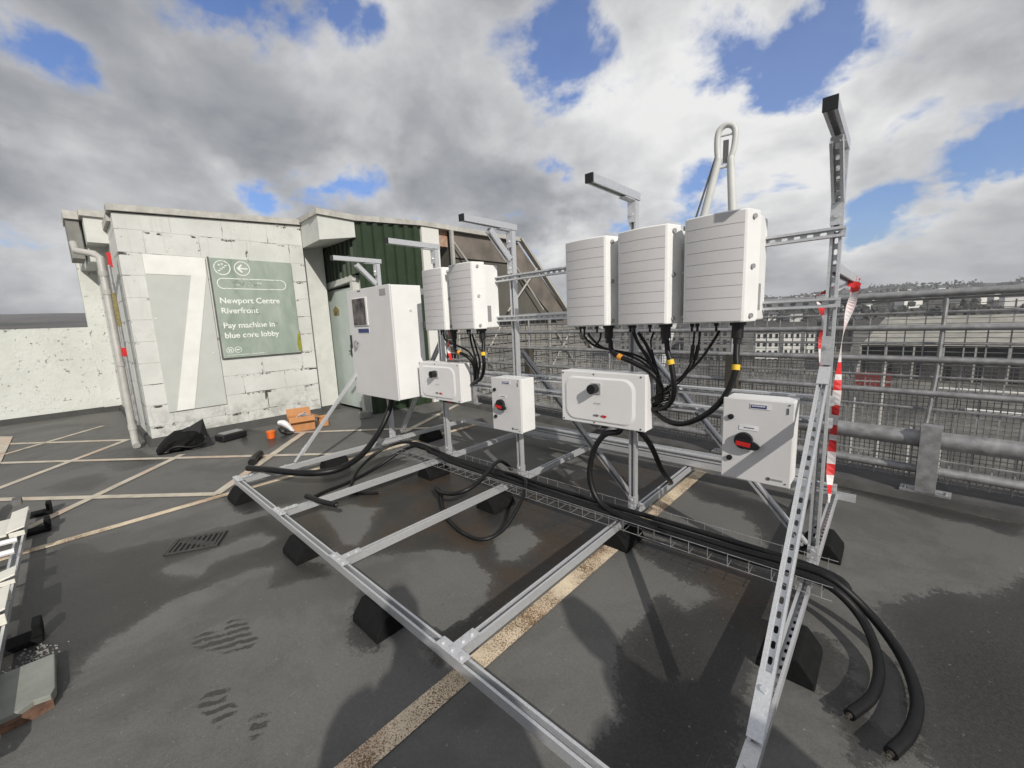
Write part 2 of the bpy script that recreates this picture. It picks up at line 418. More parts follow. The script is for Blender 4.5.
# ------------------------------------------------------------------ sun and sky
SUN = V((1, -.50, .66)).normalized()
sl = bpy.data.lights.new('sun', 'SUN'); sl.energy = 3.9; sl.angle = math.radians(.5); sl.color = (1, .95, .87)
so = bpy.data.objects.new('sun', sl); COL.objects.link(so); so.location = SUN*60
so.rotation_euler = (-SUN).to_track_quat('-Z', 'Y').to_euler()
W = bpy.data.worlds.new('World'); SC.world = W; W.use_nodes = True
nt = W.node_tree; bg = nt.nodes['Background']
sky = N(nt, 'ShaderNodeTexSky'); sky.sky_type = 'NISHITA'; sky.sun_disc = False
sky.sun_elevation = math.asin(SUN.z); sky.sun_rotation = math.atan2(SUN.x, SUN.y)
sky.air_density = 1.3; sky.dust_density = .6; sky.ozone_density = 2.5
tc = nt.nodes.new('ShaderNodeTexCoord').outputs['Generated']
nrm = N(nt, 'ShaderNodeVectorMath', operation='NORMALIZE'); L(nt, tc, nrm.inputs[0]); d = nrm.outputs[0]
sp = N(nt, 'ShaderNodeSeparateXYZ'); L(nt, d, sp.inputs[0])
zc = math_(nt, 'ADD', math_(nt, 'MAXIMUM', sp.outputs[2], 0.0), .40)
px = math_(nt, 'DIVIDE', sp.outputs[0], zc); py = math_(nt, 'DIVIDE', sp.outputs[1], zc)
cp = N(nt, 'ShaderNodeCombineXYZ'); L(nt, px, cp.inputs[0]); L(nt, py, cp.inputs[1]); cp = cp.outputs[0]
wn = N(nt, 'ShaderNodeTexNoise', Scale=5.0, Detail=7.0, Roughness=.62); L(nt, d, wn.inputs['Vector'])
wo = N(nt, 'ShaderNodeVectorMath', operation='MULTIPLY_ADD'); L(nt, wn.outputs['Color'], wo.inputs[0]); wo.inputs[1].default_value = (.22,.22,.22)
ws = N(nt, 'ShaderNodeVectorMath', operation='ADD'); L(nt, d, ws.inputs[0]); ws.inputs[1].default_value = (-.11,-.11,-.11); L(nt, ws.outputs[0], wo.inputs[2])
dw = wo.outputs[0]
def blob(dirv, rad, amp):
    dn = N(nt, 'ShaderNodeVectorMath', operation='DISTANCE'); L(nt, dw, dn.inputs[0])
    v = V(dirv).normalized(); dn.inputs[1].default_value = v
    return sstep(nt, dn.outputs['Value'], 0, rad, amp, 0)
def total(lst):
    t = None
    for a in lst:
        x = blob(*a); t = x if t is None else math_(nt, 'ADD', t, x)
    return t
gaps = total([((-.925,.055,.377),.08,.24), ((-.713,.494,.497),.15,.34), ((-.45,.736,.507),.17,.28), ((-.49,.69,.535),.14,.22), ((-.40,.79,.46),.12,.2),
              ((-.804,.28,.524),.10,.28), ((-.72,.43,.55),.10,.26), ((-.159,.896,.415),.16,.27), ((-.24,.87,.43),.12,.2), ((-.09,.91,.40),.13,.22), ((-.30,.83,.47),.12,.16), ((.02,.93,.36),.12,.14), ((-.459,.866,.199),.09,.28), ((-.324,.907,.24),.12,.26),
              ((-.55,.773,.316),.06,.24), ((-.844,.444,.301),.06,.2), ((-.876,.412,.253),.07,.24), ((-.935,.27,.228),.08,.22), ((-.90,.35,.235),.08,.14),
              ((-.025,.982,.18),.10,.26), ((.06,.97,.21),.10,.26), ((.12,.96,.225),.11,.28), ((.2,.95,.25),.14,.22), ((.55,.75,.4),.3,.3), ((.3,-.6,.6),.5,.3)])
dens = noise(nt, cp, 3.0, 9, .56, .2)
dens = math_(nt, 'SUBTRACT', math_(nt, 'MULTIPLY_ADD', dens, 1.55, -.10), math_(nt, 'MULTIPLY', gaps, .95))
cover = math_(nt, 'MAXIMUM', sstep(nt, dens, .32, .55), .10)
thick = sstep(nt, dens, .42, .80)
lum = noise(nt, cp, 3.4, 9, .56, .2)
brights = total([((-.30,.88,.36),.38,.34), ((-.55,.68,.42),.22,.18), ((-.78,.42,.38),.16,.22), ((-.12,.93,.28),.3,.22), ((-.9,.2,.2),.14,.16), ((-.98,.06,.26),.14,.16), ((-.56,.80,.15),.10,.45), ((.05,.97,.13),.2,.15), ((-.1,.97,.12),.2,.15), ((-.985,.05,.12),.16,.3), ((-.25,.90,.30),.3,.16), ((-.45,.80,.36),.2,.12)])
darks = total([((-.86,.2,.42),.42,.18), ((-.98,-.05,.28),.2,.14), ((-.62,.72,.28),.2,.2), ((-.74,.58,.27),.2,.12), ((-.22,.95,.2),.14,.12)])
sh = math_(nt, 'SUBTRACT', math_(nt, 'ADD', math_(nt, 'MULTIPLY_ADD', lum, 1.25, -.04), brights), darks)
sh = math_(nt, 'SUBTRACT', sh, math_(nt, 'MULTIPLY', thick, .16))
ccol = ramp(nt, sh, [(.12, (.26,.28,.31)), (.38, (.39,.40,.425)), (.64, (.60,.605,.62)), (.98, (.88,.88,.875))])
low = sstep(nt, sp.outputs[2], -.02, .10, 1., 0.)
ccol = mix(nt, math_(nt, 'MULTIPLY', low, .4), ccol, (.50,.53,.57))
skys = N(nt, 'ShaderNodeVectorMath', operation='SCALE'); L(nt, sky.outputs[0], skys.inputs[0]); skys.inputs['Scale'].default_value = 1.0
skt = N(nt, 'ShaderNodeVectorMath', operation='MULTIPLY'); L(nt, skys.outputs[0], skt.inputs[0]); skt.inputs[1].default_value = (.62,.85,1.35)
cl = N(nt, 'ShaderNodeVectorMath', operation='SCALE'); L(nt, ccol, cl.inputs[0]); cl.inputs['Scale'].default_value = 1/.10
L(nt, mix(nt, cover, skt.outputs[0], cl.outputs[0]), bg.inputs['Color'])
bg.inputs['Strength'].default_value = .10

# ------------------------------------------------------------------ deck of the car park roof
def rail_y(x): return 3.42-.09*(x-4.65)
wetp = dict(
a=[(0.96,-1.3),(0.13,-1.24),(0.0,-1.09),(0.4,-0.9),(0.54,-0.58),(0.68,-0.17),(0.7,0.27),(1.66,0.22),(1.6,-0.06),(1.48,-0.25),(1.41,-0.43),(1.43,-0.57),(1.44,-0.73),(1.48,-0.8),(1.57,-0.96),(1.65,-1.07),(1.85,-1.13),(1.9,-1.4),(1.35,-1.46)],
b=[(0.78,0.17),(0.75,0.65),(0.74,1.72),(1.94,1.68),(1.9,0.86),(1.8,0.15)],
c=[(1.82,0.15),(1.79,0.58),(1.93,1.15),(2.02,1.66),(2.43,1.71),(3.07,1.62),(3.0,0.92),(2.98,0.46),(2.98,0.12),(2.87,0.1),(2.87,0.32),(2.87,0.47),(2.7,0.62),(2.45,0.69),(2.2,0.59),(2.03,0.39)],
d=[(1.91,1.86),(2.11,2.9),(3.03,3.01),(2.99,2.02),(2.43,1.71)],
e=[(3.14,1.47),(3.55,1.71),(3.96,1.63),(4.13,1.4),(4.03,1.06),(3.89,1.2),(3.71,1.31),(3.45,1.31)],
f=[(3.57,0.64),(3.57,1.04),(3.72,1.05),(3.81,1.23),(4.0,1.2),(4.04,0.74),(4.07,0.38),(3.95,-.1),(3.7,-.05),(3.73,0.3)],
g=[(3.0,2.83),(3.39,2.69),(3.9,2.61),(4.04,2.1),(3.94,1.87),(3.65,2.41),(3.33,2.39)],
h=[(4.38,1.67),(4.5,1.9),(4.6,2.08),(4.77,2.12),(5.01,2.54),(5.6,1.9),(5.2,.9),(4.73,0.75),(4.57,0.7),(4.5,0.86),(4.47,1.28)],
h2=[(4.14,1.32),(4.3,1.29),(4.41,1.05),(4.51,0.75),(4.38,0.64),(4.31,0.8),(4.21,0.88)],
i=[(3.62,3.43),(4.15,3.25),(5.08,2.99),(5.12,3.27),(4.14,3.45)],
j=[(-1.94,-1.28),(-2.12,-1.04),(-2.06,-0.85),(-1.72,-0.82),(-1.44,-0.93),(-1.65,-1.15)],
k=[(1.79,-0.3),(1.52,-0.12),(1.77,0.0),(1.93,-0.0),(1.83,-0.14)],
l=[(2.2,0.09),(2.35,-0.06),(2.54,-0.17),(2.67,-0.13),(2.65,-0.08),(2.45,-0.07)],
m=[(2.84,0.08),(2.86,0.19),(3.04,0.16),(3.0,0.02)],
n=[(-3.16,0.79),(-2.54,0.92),(-2.48,1.45),(-1.61,0.93),(-1.37,0.58),(-1.94,0.54)],
o=[(-3.19,-0.85),(-2.95,-0.43),(-2.01,-0.33),(-1.95,-0.69)],
p=[(-.1,-.1),(.5,-.1),(.62,.3),(.5,1.5),(.1,1.4),(0,.5)])
prints = [[(1.93,-0.69),(1.91,-0.63),(2.03,-0.56),(1.91,-0.53),(1.96,-0.46),(2.08,-0.49),(2.18,-0.47),(2.22,-0.52),(2.15,-0.6),(2.04,-0.66)],
[(2.39,-0.74),(2.35,-0.69),(2.4,-0.65),(2.44,-0.68),(2.54,-0.64),(2.58,-0.71),(2.51,-0.72)],[(2.63,-0.62),(2.65,-0.59),(2.71,-0.6),(2.72,-0.64)]]
dryp = [[(1.0,-0.68),(0.96,-0.59),(0.95,-0.39),(0.98,-0.1),(1.15,-0.07),(1.2,-0.19),(1.17,-0.44),(1.28,-0.54),(1.25,-0.61)],
[(1.0,0.34),(1.03,0.52),(1.31,0.67),(1.5,0.51),(1.74,0.28),(1.65,0.2),(1.36,0.28)],[(2.37,0.95),(2.44,1.2),(2.69,1.11),(2.74,0.85),(2.66,0.75)],
[(1.99,2.32),(2.11,2.69),(2.33,2.33),(2.33,2.08)]]
def axis(lo, f0, f1, hi, fine, coarse):
    a = list(np.linspace(lo, f0, max(2, int((f0-lo)/coarse)+1)))[:-1]
    b = list(np.linspace(f0, f1, int((f1-f0)/fine)+1))
    c = list(np.linspace(f1, hi, max(2, int((hi-f1)/coarse)+1)))[1:]
    return np.array(a+b+c)
gx = axis(-16, -2.2, 5.4, 16, .022, .35); gt = axis(-14, -1.6, 3.7, 4.3, .022, .35)
X, T = np.meshgrid(gx, gt)
Y = np.where(T > 2.2, 2.2+(T-2.2)*((rail_y(X)+.42)-2.2)/2.1, T)
P2 = np.stack([X.ravel(), Y.ravel()], 1)
def sdf(poly):
    q = np.array(poly); n = len(q); d = np.full(len(P2), 1e9); ins = np.zeros(len(P2), bool)
    for i in range(n):
        a, c = q[i], q[(i+1) % n]; e = c-a; w = P2-a
        t = np.clip((w@e)/max(e@e, 1e-9), 0, 1); dd = w-t[:, None]*e
        d = np.minimum(d, (dd**2).sum(1))
        cond = (a[1] > P2[:, 1]) != (c[1] > P2[:, 1])
        with np.errstate(divide='ignore', invalid='ignore'):
            xi = (c[0]-a[0])*(P2[:, 1]-a[1])/(c[1]-a[1]+1e-12)+a[0]
        ins ^= cond & (P2[:, 0] < xi)
    return np.where(ins, 1, -1)*np.sqrt(d)
F = np.zeros(len(P2)); SB = np.zeros(len(P2))
for k, q in wetp.items():
    v = np.clip(sdf(q)/.22+.58, 0, 1.3)*{'h': .66, 'h2': .7, 'i': .8}.get(k, 1)
    if k in ('b', 'c', 'e', 'd'): SB = np.maximum(SB, np.clip(v, 0, 1))
    F = np.maximum(F, v)
for q in dryp: F = np.minimum(F, np.clip(.5-sdf(q)/.2, 0, 1.25))
TR = np.zeros(len(P2))
for q in prints: TR = np.maximum(TR, np.clip(sdf(q)/.09+.55, 0, 1.0))
nx, ny = len(gx), len(gt)
me = bpy.data.meshes.new('deck_surface')
idx = np.arange(nx*ny).reshape(ny, nx)
quads = np.stack([idx[:-1,:-1].ravel(), idx[:-1,1:].ravel(), idx[1:,1:].ravel(), idx[1:,:-1].ravel()], 1)
me.from_pydata(np.c_[P2, np.zeros(len(P2))].tolist(), [], quads.tolist())
for nm, arr in (('wet', F), ('silt', SB), ('tread', TR)):
    a = me.attributes.new(nm, 'FLOAT', 'POINT'); a.data.foreach_set('value', arr.astype(np.float32))
me.materials.append(M['deck'])
deck = bpy.data.objects.new('deck_surface', me); COL.objects.link(deck); deck['kind'] = 'structure'
# edge wall of the deck, seen from other sides
mb = MB(); mb.prism([(-16,rail_y(-16)+.42,-.012),(16,rail_y(16)+.42,-.012),(16,rail_y(16)+.42,-1.2),(-16,rail_y(-16)+.42,-1.2)], (0,-.25,0))
struct('deck_edge', mb, M['conc'])

# painted lines
def stripe(ps, w, mat, z=.004):
    mb = MB(); ps = [V((*p, z)) for p in ps]
    for a, c in zip(ps, ps[1:]):
        d = (c-a).normalized(); s = V((-d.y, d.x, 0))*w/2
        mb.quad(a-s, c-s, c+s, a+s)
    o = struct('parking_line', mb, mat); return o
stripe([(3.105,-2.5),(3.13,3.05)], .10, M['line'])
stripe([(-.10,-3.5),(-.13,.9),(-.06,3.1)], .085, M['line'], .0045)
stripe([(-5.6,-.66),(-3.2,-2.66)], .075, M['line_far'], .005)
stripe([(-5.9,-2.25),(-3.83,-.47)], .085, M['line_far'])
stripe([(-3.85,-.485),(-1.3,-2.39)], .085, M['line_far'], .0055)
stripe([(-4.6,-2.35),(-2.286,-.396),(-.40,1.17)], .075, M['line_far'], .006)
stripe([(-3.2,-2.68),(-1.865,-1.546),(-.2,-.13)], .08, M['line_far'], .0065)
stripe([(-2.10,1.14),(-1.05,2.05),(-.4,2.6)], .08, M['line_far'], .007)
stripe([(-2.14,-.10),(-.2,-1.73)], .08, M['line_far'], .0075)
stripe([(-.20,-.15),(-1.90,1.29)], .09, M['line_far'], .008)
stripe([(-1.45,3.85),(-.60,2.14)], .09, M['line_far'], .0085)
mb = MB(); mb.pts([(-6.12,-1.83,.0095),(-3.6,-2.35,.0095),(-3.69,-1.668,.0095),(-5.91,-1.684,.0095)]); mb.face([0,1,2,3]); struct('painted_arrow', mb, M['line_far'])

# drain grate
t = thing('drain_grate', 'rectangular cast iron drain grate set in the wet asphalt', 'drain', (.76,-.46,0))
A = V((.14,.27,0)).normalized(); B = V((A.y,-A.x,0))
def dpt(u, v, z): q = V((.76,-.46,z))+A*u+B*v; return q
mb = MB()
for s in (-1, 1):
    mb.cbox(dpt(0, s*.105, .004), A, B, (0,0,1), .31, .016, .012); mb.cbox(dpt(s*.147, 0, .004), A, B, (0,0,1), .016, .194, .012)
build('frame', mb, M['iron'], t)
mb = MB()
for i in range(8): mb.cbox(dpt(-.121+i*.0345, 0, .005), A, B, (0,0,1), .016, .194, .01)
mb.cbox(dpt(0, 0, .0045), (A+B*.68).normalized(), (B-A*.68).normalized(), (0,0,1), .30, .05, .008)
build('bar_grid', mb, M['iron'], t)
mb = MB(); mb.cbox(dpt(0, 0, .0015), A, B, (0,0,1), .33, .23, .001); build('pit_shade', mb, M['hole_shade'], t)  # flat sheet painted near-black for the shade below the bars

# ------------------------------------------------------------------ parapet
mb = MB(); mb.box(-7.8, -14, .0, -7.5, -.53, 1.74)
pw = build('parapet_wall', mb, M['render'], loc=(-7.5,-6,0)); tag(pw, 'low painted concrete parapet wall at the left edge of the roof', 'wall')
mb = MB(); mb.box(-7.5, -14, .0, -7.47, -.53, .11); build('upstand', mb, M['skirt'], pw)

# ------------------------------------------------------------------ lift lobby building
FX = -3.0
def fy(y): return .93*y-.063
def fz(z): return .93*z+.105
bt = thing('roof_building', 'pale painted blockwork stair building with green cladding and big numeral seven', 'building', (-3.55,1,0))
mb = MB()  # block wall, top slopes slightly
YL, YR = fy(-.235), fy(2.23)
mb.hexa([(FX-.2,YL,.105),(FX,YL,.105),(FX,YR,.105),(FX-.2,YR,.105),(FX-.2,YL,fz(3.195)),(FX,YL,fz(3.195)),(FX,YR,fz(3.335)),(FX-.2,YR,fz(3.335))])
mb.box(-7.4,YL,.105,FX-.2,YL+.2,3.0)
build('block_wall', mb, M['block'], bt)
mb = MB()
mb.hexa([(FX-.21,YL-.04,fz(3.21)),(FX+.045,YL-.04,fz(3.21)),(FX+.045,YR+.01,fz(3.35)),(FX-.21,YR+.01,fz(3.35)),(FX-.21,YL-.04,fz(3.295)),(FX+.045,YL-.04,fz(3.295)),(FX+.045,YR+.01,fz(3.44)),(FX-.21,YR+.01,fz(3.44))])
mb.box(-7.4,YL-.04,3.005,FX-.21,YL+.2,3.10)
build('coping', mb, M['fascia'], bt)
mb = MB()
mb.hexa([(FX-.22,YL-.045,0),(FX+.05,YL-.045,0),(FX+.05,YR+.005,0),(FX-.22,YR+.005,0),(FX-.22,YL-.015,.115),(FX+.015,YL-.015,.115),(FX+.015,YR+.005,.115),(FX-.22,YR+.005,.115)])
mb.box(-7.4,YL-.04,0,FX-.22,YL+.2,.115)
build('upstand', mb, M['skirt'], bt)
mb = MB(); mb.box(-7.7,-.545,.1,-7.4,-.1,3.0); build('rear_wall', mb, M['render'], bt)
mb = MB(); mb.box(-7.75,-.545,0,-7.38,-.335,.11); build('rear_upstand', mb, M['skirt'], bt)
# side canopy
mb = MB(); mb.box(-7.4,-.50,2.83,-3.9,-.20,3.17); mb.box(-5.4,-.51,2.62,-4.3,-.20,2.83); build('side_canopy', mb, M['canopy'], bt)
mb = MB(); mb.box(-7.4,-.535,3.172,-3.86,-.25,3.255); build('canopy_flashing', mb, M['fascia'], bt)
mb = MB(); mb.box(-4.75,-.665,2.64,-4.2,-.535,3.17); build('gutter_box', mb, M['hopper'], bt)
mb = MB(); mb.box(-4.8,-.68,3.17,-4.16,-.535,3.28); build('gutter_flashing', mb, M['fascia'], bt)
# numeral panel: board and figure seven
t7 = thing('numeral_panel', 'tall pale panel with a large white numeral seven on the block wall', 'sign', (FX,.28,1.5))
mb = MB(); mb.box(FX+.002,fy(.005),fz(.36),FX+.022,fy(.745),fz(2.668)); build('board', mb, M['panelgreen'], t7, bevel=.003)
mb = MB()
mb.prism([(FX+.0235,fy(a),fz(c)) for a, c in ((.01,2.663),(.01,2.39),(.535,2.385),(.10,.366),(.315,.366),(.725,2.39),(.74,2.663))], (.004,0,0))
for a, c in ((.04,2.63),(.70,2.63),(.04,1.75),(.66,1.2)): mb.cyl((FX+.022,fy(a),fz(c)),(FX+.031,fy(a),fz(c)),.009,8)
build('numeral', mb, M['panelwhite'], t7)
# direction sign
ts = thing('direction_sign', 'weathered green direction sign with arrow and pay machine lettering', 'sign', (FX,1.2,1.9))
mb = MB(); mb.box(FX+.003,fy(.79),fz(1.10),FX+.037,fy(1.985),fz(2.675)); build('sign_board', mb, M['sign'], ts, bevel=.004)
mb = MB(); mb.box(FX,fy(.772),fz(1.085),FX+.02,fy(.79),fz(2.69)); mb.box(FX,fy(.79),fz(1.08),FX+.02,fy(1.985),fz(1.10)); build('sign_edge', mb, M['galv_dark'], ts)
XS = FX+.039
SY = -.055
def sg(mb, sh=-.055): mb.v = [(p[0], fy(p[1]+sh), fz(p[2])) for p in mb.v]
def ring(mb, cy, cz, r, w, n=28, a0=0, a1=2*math.pi):
    for i in range(n):
        a, c = a0+(a1-a0)*i/n, a0+(a1-a0)*(i+1)/n
        mb.hexa([(XS-.001,cy+math.cos(x)*q,cz+math.sin(x)*q) for x, q in ((a,r-w),(a,r),(c,r),(c,r-w))]+[(XS+.001,cy+math.cos(x)*q,cz+math.sin(x)*q) for x, q in ((a,r-w),(a,r),(c,r),(c,r-w))])
mb = MB(); ring(mb, 1.0, 2.53, .115, .014)
for i in range(4): mb.box(XS-.001,.935+i*.033,2.475+i*.027,XS+.001,.972+i*.033,2.490+i*.027)
mb.box(XS-.001,.95,2.56,XS+.001,.975,2.585); mb.box(XS-.001,.99,2.575,XS+.001,1.015,2.595)
sg(mb); build('stairs_symbol', mb, M['letters'], ts)
mb = MB(); ring(mb, 1.275, 2.53, .115, .014)
mb.box(XS-.001,1.215,2.518,XS+.001,1.355,2.542)
mb.prism([(XS-.0012,1.195,2.53),(XS-.0012,1.265,2.60),(XS-.0012,1.285,2.582),(XS-.0012,1.233,2.53),(XS-.0012,1.285,2.478),(XS-.0012,1.265,2.46)], (.0024,0,0))
sg(mb); build('arrow_symbol', mb, M['panelwhite'], ts)
mb = MB()
ring(mb, .985, 2.285, .085, .012, 14, math.pi/2, 3*math.pi/2); ring(mb, 1.83, 2.285, .085, .012, 14, -math.pi/2, math.pi/2)
for zz in (2.206, 2.364): mb.box(XS-.001,.985,zz-.006,XS+.001,1.83,zz+.006)
sg(mb); build('outline_pill', mb, M['letters'], ts)
YD, ZD = (0,1,0), (0,0,1)
text('faded_text', 'Car Park', 0.1093, (XS,fy(1.0600),fz(2.2600000000000002)), YD, ZD, M['faint'], ts, bold=.002)
text('sign_text', 'Newport Centre', 0.1180, (XS,fy(0.8450),fz(1.9749999999999999)), YD, ZD, M['letters'], ts, bold=.002)
text('sign_text', 'Riverfront', 0.1180, (XS,fy(0.8450),fz(1.815)), YD, ZD, M['letters'], ts, bold=.002)
text('sign_text', 'Pay machine in', 0.1180, (XS,fy(0.8450),fz(1.5799999999999998)), YD, ZD, M['letters'], ts, bold=.002)
text('sign_text', 'blue core lobby', 0.1180, (XS,fy(0.8450),fz(1.42)), YD, ZD, M['letters'], ts, bold=.002)
mb = MB(); ring(mb, .945, 1.225, .05, .008); ring(mb, 1.06, 1.225, .05, .008)
mb.box(XS-.001,.925,1.20,XS+.001,.94,1.25); mb.box(XS-.001,.95,1.20,XS+.001,.965,1.25); mb.box(XS-.001,1.035,1.215,XS+.001,1.085,1.235)
mb.box(XS-.001,.90,1.140,XS+.001,1.45,1.146)
sg(mb); build('small_symbols', mb, M['letters'], ts)
mb = MB(); mb.prism([(XS-.0005,1.995,1.12),(XS-.0005,1.995,1.50),(XS-.0005,1.955,1.42),(XS-.0005,1.93,1.28),(XS-.0005,1.94,1.14)], (.001,0,0)); sg(mb, 0); build('algae_patch', mb, M['algae'], ts)

# recess, door wall and green cladding
mb = MB(); mb.box(-3.9,YR,.1,FX-.2,2.43,3.2); build('recess_wall', mb, M['canopy'], bt)
mb = MB(); mb.box(-3.9,YR+.006,0,FX-.17,2.435,.1); build('recess_upstand', mb, M['skirt'], bt)
mb = MB(); mb.box(-3.66,2.50,0,-3.55,2.66,2.20); mb.box(-2.45,2.50,0,-2.36,2.66,2.29); mb.hexa([(-3.70,2.495,2.20),(-2.34,2.495,2.28),(-2.34,2.66,2.28),(-3.70,2.66,2.20),(-3.70,2.495,2.30),(-2.34,2.495,2.375),(-2.34,2.66,2.375),(-3.70,2.66,2.30)])
dr = build('door', mb, M['canopy'], bt)
mb = MB(); mb.box(-3.55,2.56,.06,-2.45,2.60,2.19); build('door_leaf', mb, M['door'], dr)
mb = MB(); mb.box(-2.75,2.54,1.0,-2.70,2.56,1.2); mb.box(-2.76,2.51,1.08,-2.60,2.54,1.10); build('door_handle', mb, M['black'], dr)
mb = MB(); mb.prism([(-3.30,2.552,1.74),(-3.08,2.552,1.74),(-3.08,2.552,1.84),(-3.19,2.552,1.91),(-3.30,2.552,1.84)], (0,.008,0)); build('warning_sticker', mb, M['dullyellow'], dr)
mb = MB(); mb.prism([(-3.23,2.550,1.76),(-3.15,2.550,1.76),(-3.19,2.550,1.84)], (0,.002,0)); build('sticker_mark', mb, M['inkgrey'], dr)
mb = MB(); mb.box(-2.36,2.61,.0,-2.12,2.66,2.3); build('door_side_wall', mb, M['block'], bt)
def corrug(mb, a, c, out, z0a, z0b, z1a, z1b, pitch=.2, dep=.045):
    a, c, out = V((*a,0)), V((*c,0)), V((*out,0)); d = c-a; Ln = d.length; d.normalize(); n = int(Ln/pitch)
    prof = []
    for i in range(n+1):
        for f, o in ((0,0),(.42,0),(.52,1),(.90,1)):
            s = i*pitch+f*pitch
            if s <= Ln: prof.append((s, o))
    prof.append((Ln, 0))
    for (s0,o0),(s1,o1) in zip(prof, prof[1:]):
        p, q = a+d*s0+out*o0*dep, a+d*s1+out*o1*dep
        lo = lambda s: z0a+(z0b-z0a)*s/Ln
        hi = lambda s: z1a+(z1b-z1a)*s/Ln
        mb.quad((p.x,p.y,lo(s0)),(q.x,q.y,lo(s1)),(q.x,q.y,hi(s1)),(p.x,p.y,hi(s0)))
mb = MB()
corrug(mb, (-2.13,2.52), (-2.13,3.78), (1,0), 0, 0, 3.18, 3.275)
corrug(mb, (-3.70,2.55), (-2.13,2.52), (0,-1), 2.305, 2.385, 3.1, 3.18, .16)
mb.box(-3.6,2.67,0,-2.14,3.76,3.15)
build('green_cladding', mb, M['greenclad'], bt)
mb = MB(); mb.hexa([(FX-.1,fy(2.23)+.02,2.86),(-2.1,1.92,2.84),(-2.1,2.50,2.94),(-3.7,2.53,2.95),(FX-.1,fy(2.23)+.02,3.25),(-2.1,1.92,3.20),(-2.1,2.50,3.18),(-3.7,2.53,3.22)])
build('entrance_canopy', mb, M['canopy'], bt)
mb = MB()
for (y0,z0),(y1,z1) in zip([(1.90,3.205),(2.5,3.19),(3.78,3.285),(6.52,3.30)],[(2.5,3.19),(3.78,3.285),(6.52,3.30)]):
    mb.hexa([(-2.4,y0,z0),(-2.06,y0,z0),(-2.06,y1,z1),(-2.4,y1,z1),(-2.4,y0,z0+.085),(-2.06,y0,z0+.085),(-2.06,y1,z1+.085),(-2.4,y1,z1+.085)])
mb.prism([(FX-.1,2.0,3.255),(-2.4,1.92,3.21),(-2.4,1.92,3.29),(FX-.1,2.0,3.34)], (.02,.06,0))
build('roof_flashing', mb, M['fascia'], bt)
mb = MB(); mb.box(-2.4,3.79,0,-2.09,4.18,3.28); build('white_pillar', mb, M['whitewall'], bt)
# stair hall behind with stained canopy lining, sloping down to the right
mb = MB(); mb.box(-3.2,4.19,.0,-2.9,4.6,3.28); build('opening_shade', mb, M['hole_shade'], bt)  # solid box, near-black colour paints the shade of the opening
mb = MB(); mb.box(-2.3,4.19,2.99,-2.2,4.47,3.29); build('peeling_board', mb, M['board'], bt)
mb = MB(); mb.prism([(-2.2,4.5,3.28),(-2.2,6.5,3.29),(-2.2,8.22,1.80),(-2.2,9.5,.62),(-2.2,9.5,-9),(-2.2,4.5,-9)], (-.5,0,0)); build('gable_panel', mb, M['roofolive'], bt)
mb = MB()
mb.prism([(-2.19,4.52,3.28),(-2.19,6.5,3.285),(-2.19,6.2,2.80),(-2.19,4.52,2.80)], (.03,0,0))
mb.prism([(-2.19,6.5,3.285),(-2.19,8.22,1.795),(-2.19,9.49,.615),(-2.19,9.05,.45),(-2.19,7.85,1.50),(-2.19,6.2,2.80)], (.03,0,0))
build('stained_lining', mb, M['roofbrown'], bt)
mb = MB()
mb.prism([(-2.14,6.48,3.36),(-2.14,6.56,3.36),(-2.14,9.56,.64),(-2.14,9.5,.58)], (.12,0,0))
build('verge_trim', mb, M['palesteel'], bt)
mb = MB()
z = 1.22
while z > -6: mb.hexa([(-2.18,4.55,z),(-2.09,4.55,z-.02),(-2.09,9.48,z-.02),(-2.18,9.48,z),(-2.18,4.55,z+.15),(-2.13,4.55,z+.15),(-2.13,9.48,z+.15),(-2.18,9.48,z+.15)]) if z < .2 else mb.hexa([(-2.18,4.55,z),(-2.09,4.55,z-.02),(-2.09,9.48-max(0,z-.5)*1.0,z-.02),(-2.18,9.48-max(0,z-.5)*1.0,z),(-2.18,4.55,z+.15),(-2.13,4.55,z+.15),(-2.13,9.3-max(0,z-.5)*1.1,z+.15),(-2.18,9.3-max(0,z-.5)*1.1,z+.15)]); z -= .19
build('louvre_slats', mb, M['louvre'], bt)
tb = thing('brace_frame', 'pale painted steel frame of crossed rods before the louvred stair hall', 'steel frame', (-2.05,6.5,0))
rods = [((6.3,2.72),(7.25,1.74)),((7.06,2.72),(5.97,1.71)),((7.76,1.19),(9.0,-.15)),((8.45,1.18),(7.46,.2)),((5.69,1.37),(5.03,.57)),((4.79,1.35),(5.49,.39)),((4.49,3.08),(4.95,2.60))]
for a, c in rods:
    mb = MB(); mb.tube([(-2.05,*a),(-2.05,*c)], .022, 6); build('brace_rod', mb, M['palesteel'], tb)
for y, z0, z1 in ((4.46,0,3.28),(7.5,-3,1.6)):
    mb = MB(); mb.box(-2.08,y-.03,z0,-2.02,y+.03,z1); build('upright', mb, M['palesteel'], tb)
for z in (1.56, .0):
    mb = MB(); mb.box(-2.08,4.5,z-.03,-2.02,8.9 if z < 1 else 8.2,z+.03); build('cross_member', mb, M['palesteel'], tb)

